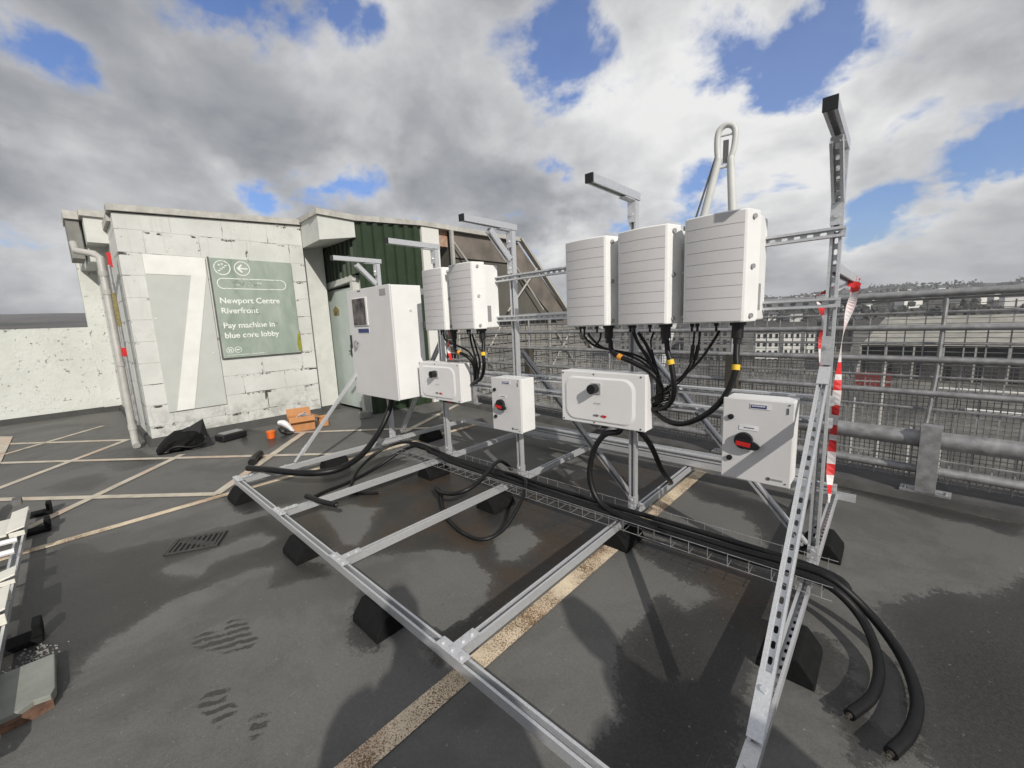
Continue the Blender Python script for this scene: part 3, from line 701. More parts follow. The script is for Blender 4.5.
# rain pipe and conduit at the left corner
def pf(mb): mb.v = [(.93*p[0]+.306, fy(p[1]), max(.012, fz(p[2])-.09*max(0,1-p[2]))) for p in mb.v]
t = thing('rain_pipe', 'off white rain pipe running down the left corner of the block wall', 'pipe', (-3.7,-.41,0))
mb = MB(); mb.tube([(-4.18,-.63,2.84),(-4.05,-.62,2.72),(-3.80,-.46,2.66),(-3.70,-.415,2.60),(-3.70,-.412,.14)], .045, 12)
mb.tube([(-3.70,-.412,.16),(-3.69,-.412,.07),(-3.60,-.412,.03)], .046, 12); pf(mb); build('pipe_run', mb, M['pipe'], t, smooth=True)
for z in (2.35, 2.1, 1.1, .24):
    mb = MB(); mb.cyl((-3.70,-.412,z), (-3.70,-.412,z+.07), .052, 14); pf(mb); build('pipe_collar', mb, M['pipe'], t, smooth=True)
t = thing('wall_conduit', 'thin grey conduit with yellow and red bands beside the rain pipe', 'conduit', (-3.64,-.35,0))
mb = MB(); mb.tube([(-3.64,-.345,2.5),(-3.64,-.345,.3)], .018, 8); pf(mb); build('tube', mb, M['galv_dull'], t)
mb = MB(); mb.box(-3.655,-.372,1.66,-3.62,-.335,2.12); pf(mb); build('yellow_label', mb, M['dullyellow'], t)
mb = MB(); mb.box(-3.665,-.38,1.24,-3.615,-.33,1.36); pf(mb); build('red_coupler', mb, M['red'], t)
mb = MB(); mb.box(-3.74,-.345,2.48,-3.70,-.302,2.68); pf(mb); build('red_box', mb, M['red'], t)

# ------------------------------------------------------------------ guard railing and kerb
RP = V((4.65,3.42,0)); RD = V((1,-.09,0)).normalized(); RN = V((.09,1,0)).normalized()
def R(s, n, z): q = RP+RD*s+RN*n; return V((q.x,q.y,z))
mb = MB()
for s0, s1 in ((-6.5, 12),):
    mb.prism([R(s0,-.11,.0),R(s0,-.085,.058),R(s0,.40,.062),R(s0,.40,-.3),R(s0,-.11,-.3)], RD*(s1-s0))
struct('kerb', mb, M['kerb'])
tr = thing('guard_railing', 'weathered steel guard railing with wire mesh along the roof edge', 'railing', RP)
for z, rr, m in ((1.565,.028,'galv_dull'),(1.316,.023,'galv_dull'),(1.078,.023,'galv_dull'),(.826,.023,'galv_dull')):
    mb = MB(); mb.tube([R(-6.5,.0,z),R(12,.0,z)], rr, 10); build('rail', mb, M[m], tr, smooth=True)
for z in (1.526,1.428,1.195,.946,.70,.31):
    mb = MB(); mb.tube([R(-6.5,.035,z),R(12,.035,z)], .009, 6); build('mesh_rail', mb, M['galv_dull'], tr)
mb = MB(); mb.tube([R(-6.5,.02,.47),R(12,.02,.47)], .066, 16); build('crash_rail', mb, M['galv_dull'], tr, smooth=True)
mb = MB(); mb.tube([R(-6.5,.02,.225),R(12,.02,.225)], .034, 12); build('toe_rail', mb, M['galv_dull'], tr, smooth=True)
mb = MB()
s = -6.4
while s < 7:
    mb.tube([R(s,.047,.13),R(s,.047,1.50)], .0056, 4, caps=False); s += .105
z = 1.03
while z < 1.5:
    mb.tube([R(-6,.05,z),R(5,.05,z)], .0028, 3, caps=False); z += .035
build('wire_grid', mb, M['galv_dull'], tr)
mb = MB(); s = -5.6
while s < 3.2:
    mb.tube([R(s,.054,.14),R(s,.054,1.03)], .0034, 3, caps=False); s += .032
z = .14
while z < 1.04:
    mb.tube([R(-5.6,.056,z),R(3.2,.056,z)], .0032, 3, caps=False); z += .032
build('fine_mesh', mb, M['galv_dull'], tr)
for k in range(-4, 5):
    s = k*1.43
    mb = MB(); mb.channel(R(s,-.03,.06), R(s,-.03,.575), RN, .11, .10, .008, .01, False)
    mb.cbox(R(s,-.02,.581), RD, RN, (0,0,1), .12, .11, .012)
    ps = build('crash_post', mb, M['galv_dull'], tr)
    mb = MB(); mb.cbox(R(s,-.02,.069), RD, RN, (0,0,1), .28, .12, .016)
    for a in (-1, 1): mb.cyl(R(s+a*.11,-.05,.075), R(s+a*.11,-.05,.10), .012, 8)
    build('base_plate', mb, M['galv_dull'], ps)
    mb = MB(); mb.tube([R(s-.035,.005,.60),R(s-.012,.005,.95),R(s,.005,1.60)], .013, 8); build('upright', mb, M['galv_dull'], tr)
    if k in (-1, -3):
        mb = MB(); mb.channel(R(s+.02,-.03,.59), R(s+.02,-.03,1.08), RN, .11, .10, .008, .01, False); build('backing_post', mb, M['rail_post'], tr)

# ------------------------------------------------------------------ mounting frame
XP = [0, 1.0825, 2.083, 3.127, 4.148]; YP = 1.625; ZR = .134
tf = thing('mounting_frame', 'galvanised slotted steel frame carrying white electrical boxes on the asphalt', 'steel frame', (2.07,1.3,0))
G = M['galv']
mb = MB(); mb.channel((-.026,0,ZR), (4.2,0,ZR), (0,0,1)); build('front_rail', mb, G, tf)
mb = MB(); mb.channel((-.05,2.76,ZR), (4.27,2.76,ZR), (0,0,1)); build('rear_rail', mb, G, tf)
for i, x in enumerate(XP):
    mb = MB(); mb.channel((x,.028,ZR), (x,2.732,ZR), (0,0,1)); cr = build('cross_rail', mb, G, tf)
    mb = MB()
    mb.cbox((x,0,.1635), (1,0,0), (0,1,0), (0,0,1), .17, .05, .006); mb.cbox((x,.08,.1635), (1,0,0), (0,1,0), (0,0,1), .05, .11, .006)
    for dx, dy in ((-.06,0),(.06,0),(0,.06),(0,.11),(0,0)): mb.cyl((x+dx,dy,.166),(x+dx,dy,.175),.011,6)
    build('tee_plate', mb, G, cr)
    opn = (0,-1,0)
    mb = MB(); mb.channel((x,YP,.165), (x,YP,2.205), opn); po = build('post', mb, G, tf)
    for sg in (-1, 1):
        mb = MB(); mb.cbox((x,YP+sg*.0265,.21), (1,0,0), (0,1,0), (0,0,1), .045, .006, .10); mb.cbox((x,YP+sg*.065,.164), (1,0,0), (0,1,0), (0,0,1), .045, .083, .006)
        for zz in (.19,.235): mb.cyl((x,YP+sg*.0285,zz),(x,YP+sg*.038,zz),.010,6)
        build('foot_bracket', mb, G, po)
    mb = MB(); mb.channel((x,YP+.045,2.234), (x,1.11,2.234), (0,0,-1), slots=False); ar = build('top_arm', mb, G, tf)
    mb = MB(); mb.cbox((x,1.107,2.234), (1,0,0), (0,1,0), (0,0,1), .047, .012, .047); build('end_cap', mb, M['black'], ar)
    mb = MB(); mb.cbox((x,YP-.034,2.14), (1,0,0), (0,1,0), (0,0,1), .05, .006, .13); mb.cbox((x,YP-.09,2.203), (1,0,0), (0,1,0), (0,0,1), .05, .12, .006)
    mb.cyl((x,YP-.037,2.12),(x,YP-.047,2.12),.012,6); build('angle_bracket', mb, G, ar)
    if i in (0, 2, 4):
        mb = MB(); mb.channel((x,1.37,2.185), (x,1.585,1.985), (0,-.68,-.73)); build('arm_brace', mb, G, tf)
        mb = MB(); mb.cbox((x,YP-.036,1.925), (1,0,0), (0,1,0), (0,0,1), .05, .006, .10); mb.cyl((x,YP-.039,1.915),(x,YP-.048,1.915),.012,6)
        build('brace_bracket', mb, G, tf)
    if i in (0, 4):
        y0, z0, y1, z1 = (.42,.20,1.575,1.19) if i == 4 else (.54,.20,1.57,1.35)
        a = V((0,y1-y0,z1-z0)).normalized()
        o = V((0,a.z,-a.y))
        mb = MB(); mb.channel(V((x,y0,z0))+a*.05, (x,y1,z1), -o, h=.022, lip=.009); st = build('sloping_strut', mb, G, tf)
        mb = MB()
        q = V((x,y0,z0)); nn = -o
        w0, h0 = .046, .005
        e = V((0,a.y,a.z)); k0 = q-a*((q.z-.1625)/a.z)+nn*.012
        mb.cbox(k0+e*.105, (1,0,0), a, nn, w0, .20, h0); mb.cbox((x,k0.y-.062,.1605), (1,0,0), (0,1,0), (0,0,1), w0, .13, h0)
        mb.cyl(k0+e*.15, k0+e*.15+nn*.012, .011, 6); mb.cyl((x,k0.y-.085,.162),(x,k0.y-.085,.172),.011,6)
        build('knee_bracket', mb, G, st)
        q = V((x,y1,z1))
        mb = MB(); mb.cbox(q-a*.04+nn*.016, (1,0,0), a, nn, .048, .11, .006); mb.cbox((x,YP-.028,z1+.10), (1,0,0), (0,1,0), (0,0,1), .048, .006, .14)
        mb.cyl((x,YP-.038,z1+.12),(x,YP-.047,z1+.12),.011,6); build('top_bracket', mb, G, st)
for z in (1.84, 1.52):
    mb = MB(); mb.channel((.95,1.578,z), (4.185,1.578,z), (0,-1,0), h=.04); build('mounting_rail', mb, G, tf)
for z in (1.03, .915):
    mb = MB(); mb.channel((.1,1.672,z), (4.185,1.672,z), (0,-1,0), h=.04); build('mounting_rail', mb, G, tf)
for (x0,z0),(x1,z1) in (((3.16,1.27),(4.10,.20)),((2.05,1.24),(3.06,.20)),((1.05,1.45),(.05,.22))):
    mb = MB(); mb.channel((x0,1.725,z0), (x1,1.725,z1), (0,-1,0), w=.036, h=.036); build('diagonal_brace', mb, M['galv_dull'] if 2 < x0 < 3 else G, tf)  # middle brace takes duller steel, its shadow side put into the colour
mb = MB(); mb.channel((4.148,1.655,1.68), (4.148,2.86,1.68), (0,0,-1), slots=False); ra = build('rear_arm', mb, G, tf)
# spare channel lying across the rear
for k, (x0,x1,y,z,o) in enumerate(((1.30,3.95,2.69,.190,(0,0,1)),(1.45,4.16,2.745,.190,(0,-1,0)),(1.25,3.75,2.70,.245,(0,-1,0)),(1.6,4.0,2.76,.246,(0,0,1)))):
    mb = MB(); mb.channel((x0,y,z), (x1,y+.01*k,z), o, slots=(k != 2))
    c = build('spare_channel', mb, G, loc=(x0,y,z))
    tag(c, ['spare strut channel lying open side up, nearest in the rear stack','spare strut channel on the base frame at the back, reaching furthest right','upper spare strut channel with plain web, front of the rear stack','top spare strut channel at the rear of the stack'][k], 'steel channel', 'spare strut channels stacked along the rear rail')

# rubber feet
def foot(name, x, y, axis, label):
    t = thing('rubber_foot', label, 'support foot', (x,y,0), 'rubber support feet under the steel frame')
    mb = MB()
    a = V((1,0,0)) if axis == 'x' else V((0,1,0)); bdir = V((a.y,a.x,0)); c = V((x,y,0))
    l = .125
    mb.prism([c-a*l-bdir*.105, c-a*l+bdir*.105, c-a*l+bdir*.10+V((0,0,.035)), c-a*l+bdir*.045+V((0,0,.105)), c-a*l-bdir*.045+V((0,0,.105)), c-a*l-bdir*.10+V((0,0,.035))], a*2*l)
    build('rubber_block', mb, M['rubber'], t, bevel=.006); return t
foot('f', .13, 0, 'x', 'black rubber foot under the far left corner of the frame')
foot('f', 1.54, 0, 'x', 'black rubber foot under the front rail between two cross rails')
foot('f', 2.55, 0, 'x', 'black rubber foot under the front rail beside the worn cream line')
foot('f', 0, .90, 'y', 'black rubber foot under the leftmost cross rail below the thick conduit')
foot('f', 0, 2.18, 'y', 'black rubber foot behind the post of the tall cabinet')
foot('f', 1.0825, 1.42, 'y', 'black rubber foot below the wire tray under the second post')
foot('f', 2.083, 1.30, 'y', 'black rubber foot inside the small cable loop by the grey switch box post')
foot('f', 3.127, 1.45, 'y', 'black rubber foot on the worn cream line below the wide white box')
foot('f', 4.148, 1.02, 'y', 'large black rubber foot beneath the sloping strut at the right')
foot('f', 4.148, 2.10, 'y', 'black rubber foot behind the right end post by the striped tape')

# ------------------------------------------------------------------ wire cable tray
tw = thing('wire_tray', 'galvanised wire basket tray holding black cables across the frame', 'cable tray', (2.2,1.42,.165))
mb = MB()
for y, z in ((1.30,.168),(1.39,.168),(1.47,.168),(1.56,.168),(1.30,.235),(1.56,.235)):
    mb.tube([(.2,y,z),(4.26,y,z)], .0019, 5)
build('long_wires', mb, M['galv_dull'], tw)
mb = MB(); x = .22
while x < 4.26:
    mb.tube([(x,1.297,.24),(x,1.297,.165),(x,1.563,.165),(x,1.563,.24)], .0018, 5); x += .10
build('cross_wires', mb, M['galv_dull'], tw)

# ------------------------------------------------------------------ cabinets and boxes
def bolt(mb, x, y, z, r=.008, dep=.006): mb.cyl((x,y,z), (x,y-dep,z), r, 8)
# tall cabinet
t = thing('electrical_cabinet', 'tall white electrical cabinet with small smoked window on the left post', 'cabinet', (.40,1.42,.76))
mb = MB(); mb.box(-.02,1.262,.768,.836,1.60,1.892); build('cabinet_body', mb, M['white'], t, bevel=.006)
mb = MB(); mb.box(-.03,1.24,.765,.842,1.259,1.895); dr = build('cabinet_door', mb, M['grey_coat'], t, bevel=.005)
mb = MB(); mb.box(.10,1.228,1.515,.405,1.238,1.805); wf = build('window_frame', mb, M['white_plastic'], dr, bevel=.004)
mb = MB(); mb.box(.108,1.2235,1.525,.375,1.2275,1.797); build('window_pane', mb, M['glass'], t)
mb = MB(); mb.box(.165,1.237,1.438,.40,1.2395,1.490); build('blue_label', mb, M['paperw'], t)
mb = MB()
for i in range(6): mb.box(.170+i*.038,1.2345,1.443,.203+i*.038,1.2365,1.485)
build('label_print', mb, M['navy'], t)
mb = MB(); mb.box(-.022,1.225,1.28,.002,1.239,1.42); build('handle_slot', mb, M['black'], t, bevel=.003)
mb = MB(); mb.cyl((.12,1.239,1.345),(.12,1.215,1.345),.022,12); mb.box(.06,1.225,1.34,.14,1.232,1.35); mb.box(.105,1.20,1.29,.135,1.225,1.35); build('lock', mb, M['galv_dull'], t)
mb = MB(); mb.box(.66,1.2365,1.80,.77,1.2395,1.86); build('grey_sticker', mb, M['greyprint'], t)
mb = MB(); mb.box(.834,1.2595,.78,.8375,1.2615,1.88); build('door_seam', mb, M['greyprint'], t)
mb = MB(); mb.cyl((.836,1.46,1.65),(.846,1.46,1.65),.012,10); build('side_plug', mb, M['whitep'], t)
mb = MB()
for z in (1.83, 1.50): mb.box(.80,1.60,z-.03,.87,1.63,z+.03)
mb.box(-.02,1.60,.80,.05,1.628,.86)
build('wall_lug', mb, M['galv_dull'], t)
mb = MB(); mb.box(.22,1.237,1.868,.28,1.2395,1.88); build('top_badge', mb, M['inkgrey'], t)

# solar inverters: slatted bowed cover, chamfered side cheeks, rear heat sink body
def make_inverter(x, label, group):
    """x = left edge of rear body"""
    y0 = 1.565; t = thing('inverter', label, 'inverter', (x,y0,1.44), group)
    w = .35; zb, zt = 1.445, 1.975
    mb = MB(); mb.box(x,1.445,zb+.006,x+w,1.598,zt-.02); build('rear_body', mb, M['white'], t, bevel=.008)
    def yq(u): return 1.338-.022*(1-(2*u-1)**2)
    def yf(u):
        k = min(9, max(0, int(u*10))); return yq(k/10)+(yq((k+1)/10)-yq(k/10))*(u*10-k)
    # cover shell: bowed front set back behind the slats, cheeks flaring out to the body
    n = 10; xl, xr = x+.028, x+.322
    loop = [(x,1.448)]+[(xl+(xr-xl)*k/n, yf(k/n)+.004) for k in range(n+1)]+[(x+w,1.448)]
    mb = MB(); lo = mb.pts([(a,c,zb) for a, c in loop]); hi = mb.pts([(a,c,zt) for a, c in loop]); m_ = len(loop)
    for i in range(m_-1): mb.face([lo+i, lo+i+1, hi+i+1, hi+i])
    mb.face([hi+i for i in range(m_)]); mb.face([lo+i for i in range(m_)][::-1]); mb.face([lo+m_-1, lo, hi, hi+m_-1])
    cv = build('cover', mb, M['white'], t, bevel=.006)
    mb = MB(); ns = 9; hz = (zt-zb-.012)/ns
    for k in range(ns):
        z0 = zb+.006+k*hz+.0013; z1 = zb+.006+(k+1)*hz-.0013
        us = [.045]+[q_/10 for q_ in range(1, 10)]+[.955]
        rows_ = [[], [], [], []]
        for u in us:
            X_, y_ = xl+(xr-xl)*u, yq(u)
            for lst, (yy, zz_) in zip(rows_, ((y_-.0005,z0),(y_-.0005,z1),(y_+.012,z1),(y_+.012,z0))): lst.append((X_, yy, zz_))
        bs = [mb.pts(l_) for l_ in rows_]; nu = len(us)
        for q_ in range(nu-1):
            for a_ in range(4):
                b_ = (a_+1) % 4; mb.face([bs[a_]+q_, bs[a_]+q_+1, bs[b_]+q_+1, bs[b_]+q_])
        mb.face([bs[k_] for k_ in range(4)]); mb.face([bs[k_]+nu-1 for k_ in (3,2,1,0)])
    build('slatted_front', mb, M['grille'], cv, smooth=True)
    for z in (zb+.03, (zb+zt)/2, zt-.035):
        mb = MB(); mb.cyl((xr+.012,1.385,z),(xr+.021,1.38,z),.012,10); build('cover_screw', mb, M['galv_dull'], t)
        mb = MB(); mb.cyl((x+.016,1.385,z),(x+.007,1.38,z),.012,10); build('cover_screw', mb, M['galv_dull'], t)
    mb = MB(); mb.cyl((x+.262,1.47,zb+.004),(x+.262,1.47,zb-.02),.038,12); mb.cyl((x+.262,1.47,zb-.02),(x+.262,1.47,zb-.085),.028,12); mb.cyl((x+.262,1.47,zb-.085),(x+.262,1.47,zb-.115),.020,12)
    build('cable_gland', mb, M['black'], t, smooth=True)
    for dx in (-.085,-.055,.045,):
        mb = MB(); mb.cyl((x+.095+dx,1.53,zb+.008),(x+.095+dx,1.53,zb-.022),.012,10); mb.cyl((x+.095+dx,1.53,zb-.022),(x+.095+dx,1.53,zb-.05),.007,8)
        build('plug_connector', mb, M['black'], t, smooth=True)
    return t
g1 = 'slatted white inverters hung on the upper rails'
iv = make_inverter(2.77, 'white slatted inverter left of the middle in the row of three', g1)
dup(iv, (3.14,1.565,1.44), 'white slatted inverter in the middle of the row of three, below a top arm', g1)
i5 = dup(iv, (3.52,1.565,1.44), 'white slatted inverter nearest the right end post, largest in the picture', g1)
dup(iv, (1.21,1.565,1.44), 'leftmost white slatted inverter, partly hidden beside the tall cabinet', g1)
i2 = dup(iv, (1.585,1.565,1.44), 'white slatted inverter right of the leftmost one, with a grey rating plate on its side', g1)
for o in (i2, i5):
    x = o.location.x+.35
    mb = MB(); mb.box(x+.0005,1.46,1.50,x+.002,1.50,1.63); build('rating_plate', mb, M['greyprint'], o)
# combiner boxes with raised front
def make_combiner(x, label):
    t = thing('isolator_box', label, 'electrical box', (x,1.56,.78), 'wide white isolator boxes with black knobs')
    w, z0, z1 = .622, .785, 1.14
    mb = MB(); mb.box(x,1.45,z0,x+w,1.556,z1); build('box_body', mb, M['white_plastic'], t, bevel=.006)
    mb = MB(); mb.box(x-.002,1.432,z0-.002,x+w+.002,1.448,z1+.002); lid = build('lid', mb, M['white_plastic'], t, bevel=.006)
    # raised field with large rounded right corners
    pts = []
    xa, xb, za, zb, rr = x+.045, x+w-.085, z0+.03, z1-.045, .07
    for cx, cz, a0 in ((xb-rr,za+rr,-90),(xb-rr,zb-rr,0),(xa+rr,zb-rr,90),(xa+rr,za+rr,180)):
        for k in range(7):
            a = math.radians(a0+90*k/6); pts.append((cx+rr*math.cos(a), cz+rr*math.sin(a)))
    mb = MB(); n = len(pts); ctr = (sum(p[0] for p in pts)/n, sum(p[1] for p in pts)/n)
    A = mb.pts([(ctr[0]+(p[0]-ctr[0])*1.09, 1.4325, ctr[1]+(p[1]-ctr[1])*1.10) for p in pts]); Bq = mb.pts([(p[0],1.425,p[1]) for p in pts])
    for i in range(n): j = (i+1) % n; mb.face([A+i, A+j, Bq+j, Bq+i])
    mb.face([Bq+i for i in range(n)]); build('raised_front', mb, M['white_plastic'], lid)
    kx, kz = x+.27, z1-.105
    mb = MB(); mb.box(kx-.02,1.416,kz-.035,kx+.05,1.4215,kz+.035); build('knob_plate', mb, M['galv'], t)
    mb = MB(); mb.cyl((kx+.008,1.416,kz),(kx+.008,1.365,kz),.032,18); mb.box(kx+.001,1.357,kz-.03,kx+.015,1.365,kz+.03); build('black_knob', mb, M['black'], t, smooth=True)
    text('logo_text', 'solar', .022, (x+.262,1.4205,z0+.062), (1,0,0), (0,0,1), M['inkgrey'], t, .001, 'LEFT', .0006)
    text('logo_text', 'edge', .022, (x+.318,1.4205,z0+.062), (1,0,0), (0,0,1), M['red'], t, .001, 'LEFT', .0012)
    mb = MB()
    for k in range(3): mb.cyl((x+.275+k*.018,1.4215,z0+.15),(x+.275+k*.018,1.4195,z0+.15),.004,8)
    build('indicator_lights', mb, M['greyprint'], t)
    for dx in (.015, w/2-.05, w-.03):
        for dz in (.014, z1-z0-.014):
            mb = MB(); mb.cyl((x+dx,1.433,z0+dz),(x+dx,1.4295,z0+dz),.006,8); build('lid_screw', mb, M['inkgrey'], t)
    for dx in (.30,.42):
        mb = MB(); mb.cyl((x+dx,1.50,z0+.004),(x+dx,1.50,z0-.03),.024,12); build('bottom_gland', mb, M['black'], t, smooth=True)
    return t
cb = make_combiner(2.678, 'wide white isolator box with black knob below the row of three inverters')
dup(cb, (.945,1.56,.78), 'wide white isolator box with black knob beside the tall cabinet')
# switch boxes
def make_switch(x, label):
    t = thing('switch_box', label, 'switch box', (x,1.56,.63), 'light grey switch boxes with red handles')
    w, z0, z1 = .312, .63, 1.058
    mb = MB(); mb.box(x+.004,1.402,z0+.003,x+w-.004,1.552,z1-.003); build('box_body', mb, M['white'], t, bevel=.005)
    mb = MB(); mb.box(x,1.38,z0,x+w,1.399,z1); dr = build('box_door', mb, M['grey_coat'], t, bevel=.004)
    for z in (.74, .96):
        mb = MB(); mb.cyl((x+.04,1.381,z),(x+.04,1.369,z),.014,14); build('door_lock', mb, M['black'], dr, smooth=True)
    mb = MB(); mb.box(x+.125,1.3775,1.012,x+.215,1.3795,1.040); build('blue_label', mb, M['paperw'], t)
    mb = MB(); mb.box(x+.130,1.3755,1.017,x+.198,1.377,1.034); build('label_print', mb, M['navy'], t)
    mb = MB()
    for i in range(9): mb.box(x+.134+i*.0066,1.3745,1.024,x+.1385+i*.0066,1.3753,1.031)
    build('label_letters', mb, M['paperw'], t)
    mb = MB(); mb.box(x+.08,1.3775,.898,x+.165,1.3795,.922); build('white_label', mb, M['paperw'], t)
    mb = MB()
    for i in range(8): mb.box(x+.102+i*.006,1.3765,.908,x+.106+i*.006,1.3773,.913)
    build('white_label_print', mb, M['inkgrey'], t)
    hx, hz = x+.105, .845
    mb = MB(); mb.cyl((hx,1.379,hz),(hx,1.355,hz),.042,22)
    pts = []
    for k in range(24):
        a = 2*math.pi*k/24; e = math.cos(a); f = math.sin(a)
        pts.append((hx+.018+(.055 if e > 0 else .05)*e+ (.004 if e > 0 else 0), 1.356, hz-.012+(.024)*f-.010*e))
    mb.prism(pts, (0,-.016,0)); hd = build('rotary_handle', mb, M['black'], t)
    mb = MB(); mb.cbox((hx+.004,1.3385,hz-.012), V((1,0,-.1)).normalized(), (0,1,0), V((.1,0,1)).normalized(), .066, .003, .022); build('red_grip', mb, M['red'], hd)
    mb = MB(); mb.cyl((x+.22,1.3795,.662),(x+.22,1.3775,.662),.009,14); build('round_mark', mb, M['inkgrey'], t)
    mb = MB()
    for i in range(7): mb.box(x+.235+i*.0068,1.3775,.658,x+.2395+i*.0068,1.3793,.666)
    build('maker_print', mb, M['greyprint'], t)
    mb = MB(); mb.box(x+w-.028,1.3795-.003,1.0,x+w-.022,1.3795,1.03); bolt(mb, x+w-.02,1.381,.65,.004,.004); bolt(mb, x+w-.02,1.381,1.045,.004,.004); build('hinge_marks', mb, M['inkgrey'], t)
    return t
sb = make_switch(3.75, 'large light grey switch box at the right, a shadow band across its front')
dup(sb, (2.015,1.56,.63), 'light grey switch box with red handle between the two wide white boxes')

# ------------------------------------------------------------------ cables
CABG = 'black cables hanging below the inverters'
def cable(name, label, ps, r, group=None, end=None, mat='cable', n=10):
    ps = [V(p) for p in ps]
    mb = MB(); mb.tube(ps, r, n, smoothpath=True, sub=7)
    o = build(name, mb, M[mat], loc=ps[0], smooth=True); tag(o, label, 'cable', group)
    if end is not None:
        a, b = (ps[0], ps[1]) if end == 0 else (ps[-1], ps[-2]); d = (a-b).normalized()
        mb = MB(); mb.cyl(a-d*.004, a+d*.006, r*.5, 10)
        for k in range(4): mb.cyl(a, a+d*.022+V((math.cos(k*1.6)*r*.3,0,math.sin(k*1.6)*r*.3)), r*.18, 6)
        build('cut_end', mb, M['copper'], o)
    return o
def band(o, p, d, r, mat='yellow', ln=.028):
    p, d = V(p), V(d).normalized(); mb = MB(); mb.cyl(p-d*ln/2, p+d*ln/2, r, 12); build('marker_band', mb, M[mat], o, smooth=True)
zt = 1.345
# thick output cables; tops start in the glands
o = cable('power_cable', 'thick black cable with yellow band sweeping from the nearest inverter to the wide white box',
 [(3.78,1.47,zt),(3.785,1.45,1.27),(3.79,1.435,1.205),(3.765,1.42,1.10),(3.715,1.41,1.008),(3.623,1.42,0.921),(3.503,1.45,0.863),(3.388,1.5,0.867),(3.30,1.535,0.909)], .0155, CABG)
band(o, (3.789,1.436,1.21), (0,-.2,-1), .020)
o = cable('power_cable', 'thick black cable with yellow band dropping straight from the middle inverter of three',
 [(3.41,1.47,zt),(3.425,1.45,1.28),(3.448,1.44,1.22),(3.468,1.44,1.093),(3.45,1.46,0.999),(3.381,1.5,0.935),(3.28,1.53,0.914)], .0155, CABG)
band(o, (3.446,1.4405,1.225), (.3,0,-1), .020)
o = cable('power_cable', 'thick black cable with orange band curving right from the left inverter of three',
 [(3.045,1.47,zt),(3.055,1.455,1.30),(3.08,1.45,1.265),(3.121,1.45,1.244),(3.198,1.46,1.214),(3.305,1.48,1.155),(3.36,1.5,1.082),(3.361,1.53,0.99),(3.30,1.545,.93)], .0155, CABG)
band(o, (3.121,1.45,1.244), (.9,0,-.4), .020, 'orange_tape')
o = cable('power_cable', 'thick black cable with orange band under the leftmost inverter',
 [(1.48,1.47,zt),(1.5,1.45,1.263),(1.567,1.45,1.237),(1.66,1.46,1.203),(1.686,1.5,1.121),(1.633,1.55,0.96)], .0155, CABG)
band(o, (1.56,1.45,1.240), (.9,0,-.35), .020, 'orange_tape')
o = cable('power_cable', 'thick black cable with yellow band under the inverter with the rating plate',
 [(1.86,1.47,zt),(1.872,1.445,1.26),(1.875,1.44,1.22),(1.868,1.45,1.134),(1.768,1.5,1.019),(1.60,1.54,0.95)], .0155, CABG)
band(o, (1.875,1.441,1.24), (0,0,-1), .020)
thin = [
 ('leftmost thin black lead below the left inverter of three', [(2.81,1.53,1.395),(2.825,1.52,1.361),(2.899,1.52,1.307),(3.027,1.52,1.281),(3.208,1.52,1.247),(3.306,1.52,1.175),(3.352,1.52,1.078),(3.345,1.53,0.96)], .008),
 ('second thin black lead below the left inverter of three', [(2.84,1.53,1.395),(2.858,1.54,1.36),(2.941,1.54,1.299),(3.088,1.54,1.261),(3.226,1.54,1.207),(3.317,1.54,1.117),(3.325,1.54,0.97)], .008),
 ('short thin black lead joining the pair below the left inverter', [(2.94,1.53,1.395),(2.935,1.52,1.35),(2.90,1.52,1.31)], .007),
 ('thin black lead at the left below the middle inverter of three', [(3.175,1.53,1.395),(3.208,1.52,1.328),(3.287,1.52,1.211),(3.339,1.52,1.102),(3.345,1.53,0.97)], .011),
 ('thin black lead beside it below the middle inverter of three', [(3.205,1.53,1.395),(3.258,1.54,1.308),(3.304,1.54,1.21),(3.343,1.54,1.075),(3.318,1.54,0.97)], .011),
 ('slim wavy lead with a pale joint below the middle inverter', [(3.305,1.53,1.395),(3.30,1.5,1.336),(3.32,1.5,1.239),(3.353,1.5,1.131),(3.373,1.5,1.034),(3.33,1.53,.97)], .006),
 ('left black lead with long plug below the nearest inverter', [(3.545,1.53,1.395),(3.542,1.52,1.318),(3.533,1.52,1.22),(3.483,1.52,1.136),(3.389,1.52,1.044),(3.31,1.53,0.975)], .006),
 ('right black lead with long plug below the nearest inverter', [(3.575,1.53,1.395),(3.565,1.54,1.317),(3.548,1.54,1.23),(3.493,1.54,1.134),(3.394,1.54,1.029),(3.31,1.54,.96)], .006),
 ('thin lead slanting down left below the nearest inverter', [(3.675,1.53,1.395),(3.659,1.5,1.348),(3.589,1.5,1.236),(3.502,1.5,1.145),(3.409,1.5,1.067),(3.31,1.52,.985)], .008),
 ('thin black lead falling right below the leftmost inverter', [(1.245,1.53,1.395),(1.30,1.52,1.338),(1.462,1.52,1.293),(1.621,1.52,1.232),(1.702,1.52,1.101),(1.68,1.53,0.96)], .009),
 ('left thin lead below the inverter with the rating plate', [(1.625,1.53,1.395),(1.65,1.52,1.303),(1.695,1.52,1.172),(1.709,1.52,1.031),(1.66,1.53,.96)], .010),
 ('right thin lead below the inverter with the rating plate', [(1.655,1.53,1.395),(1.69,1.54,1.258),(1.72,1.54,1.135),(1.656,1.54,0.96)], .009)]
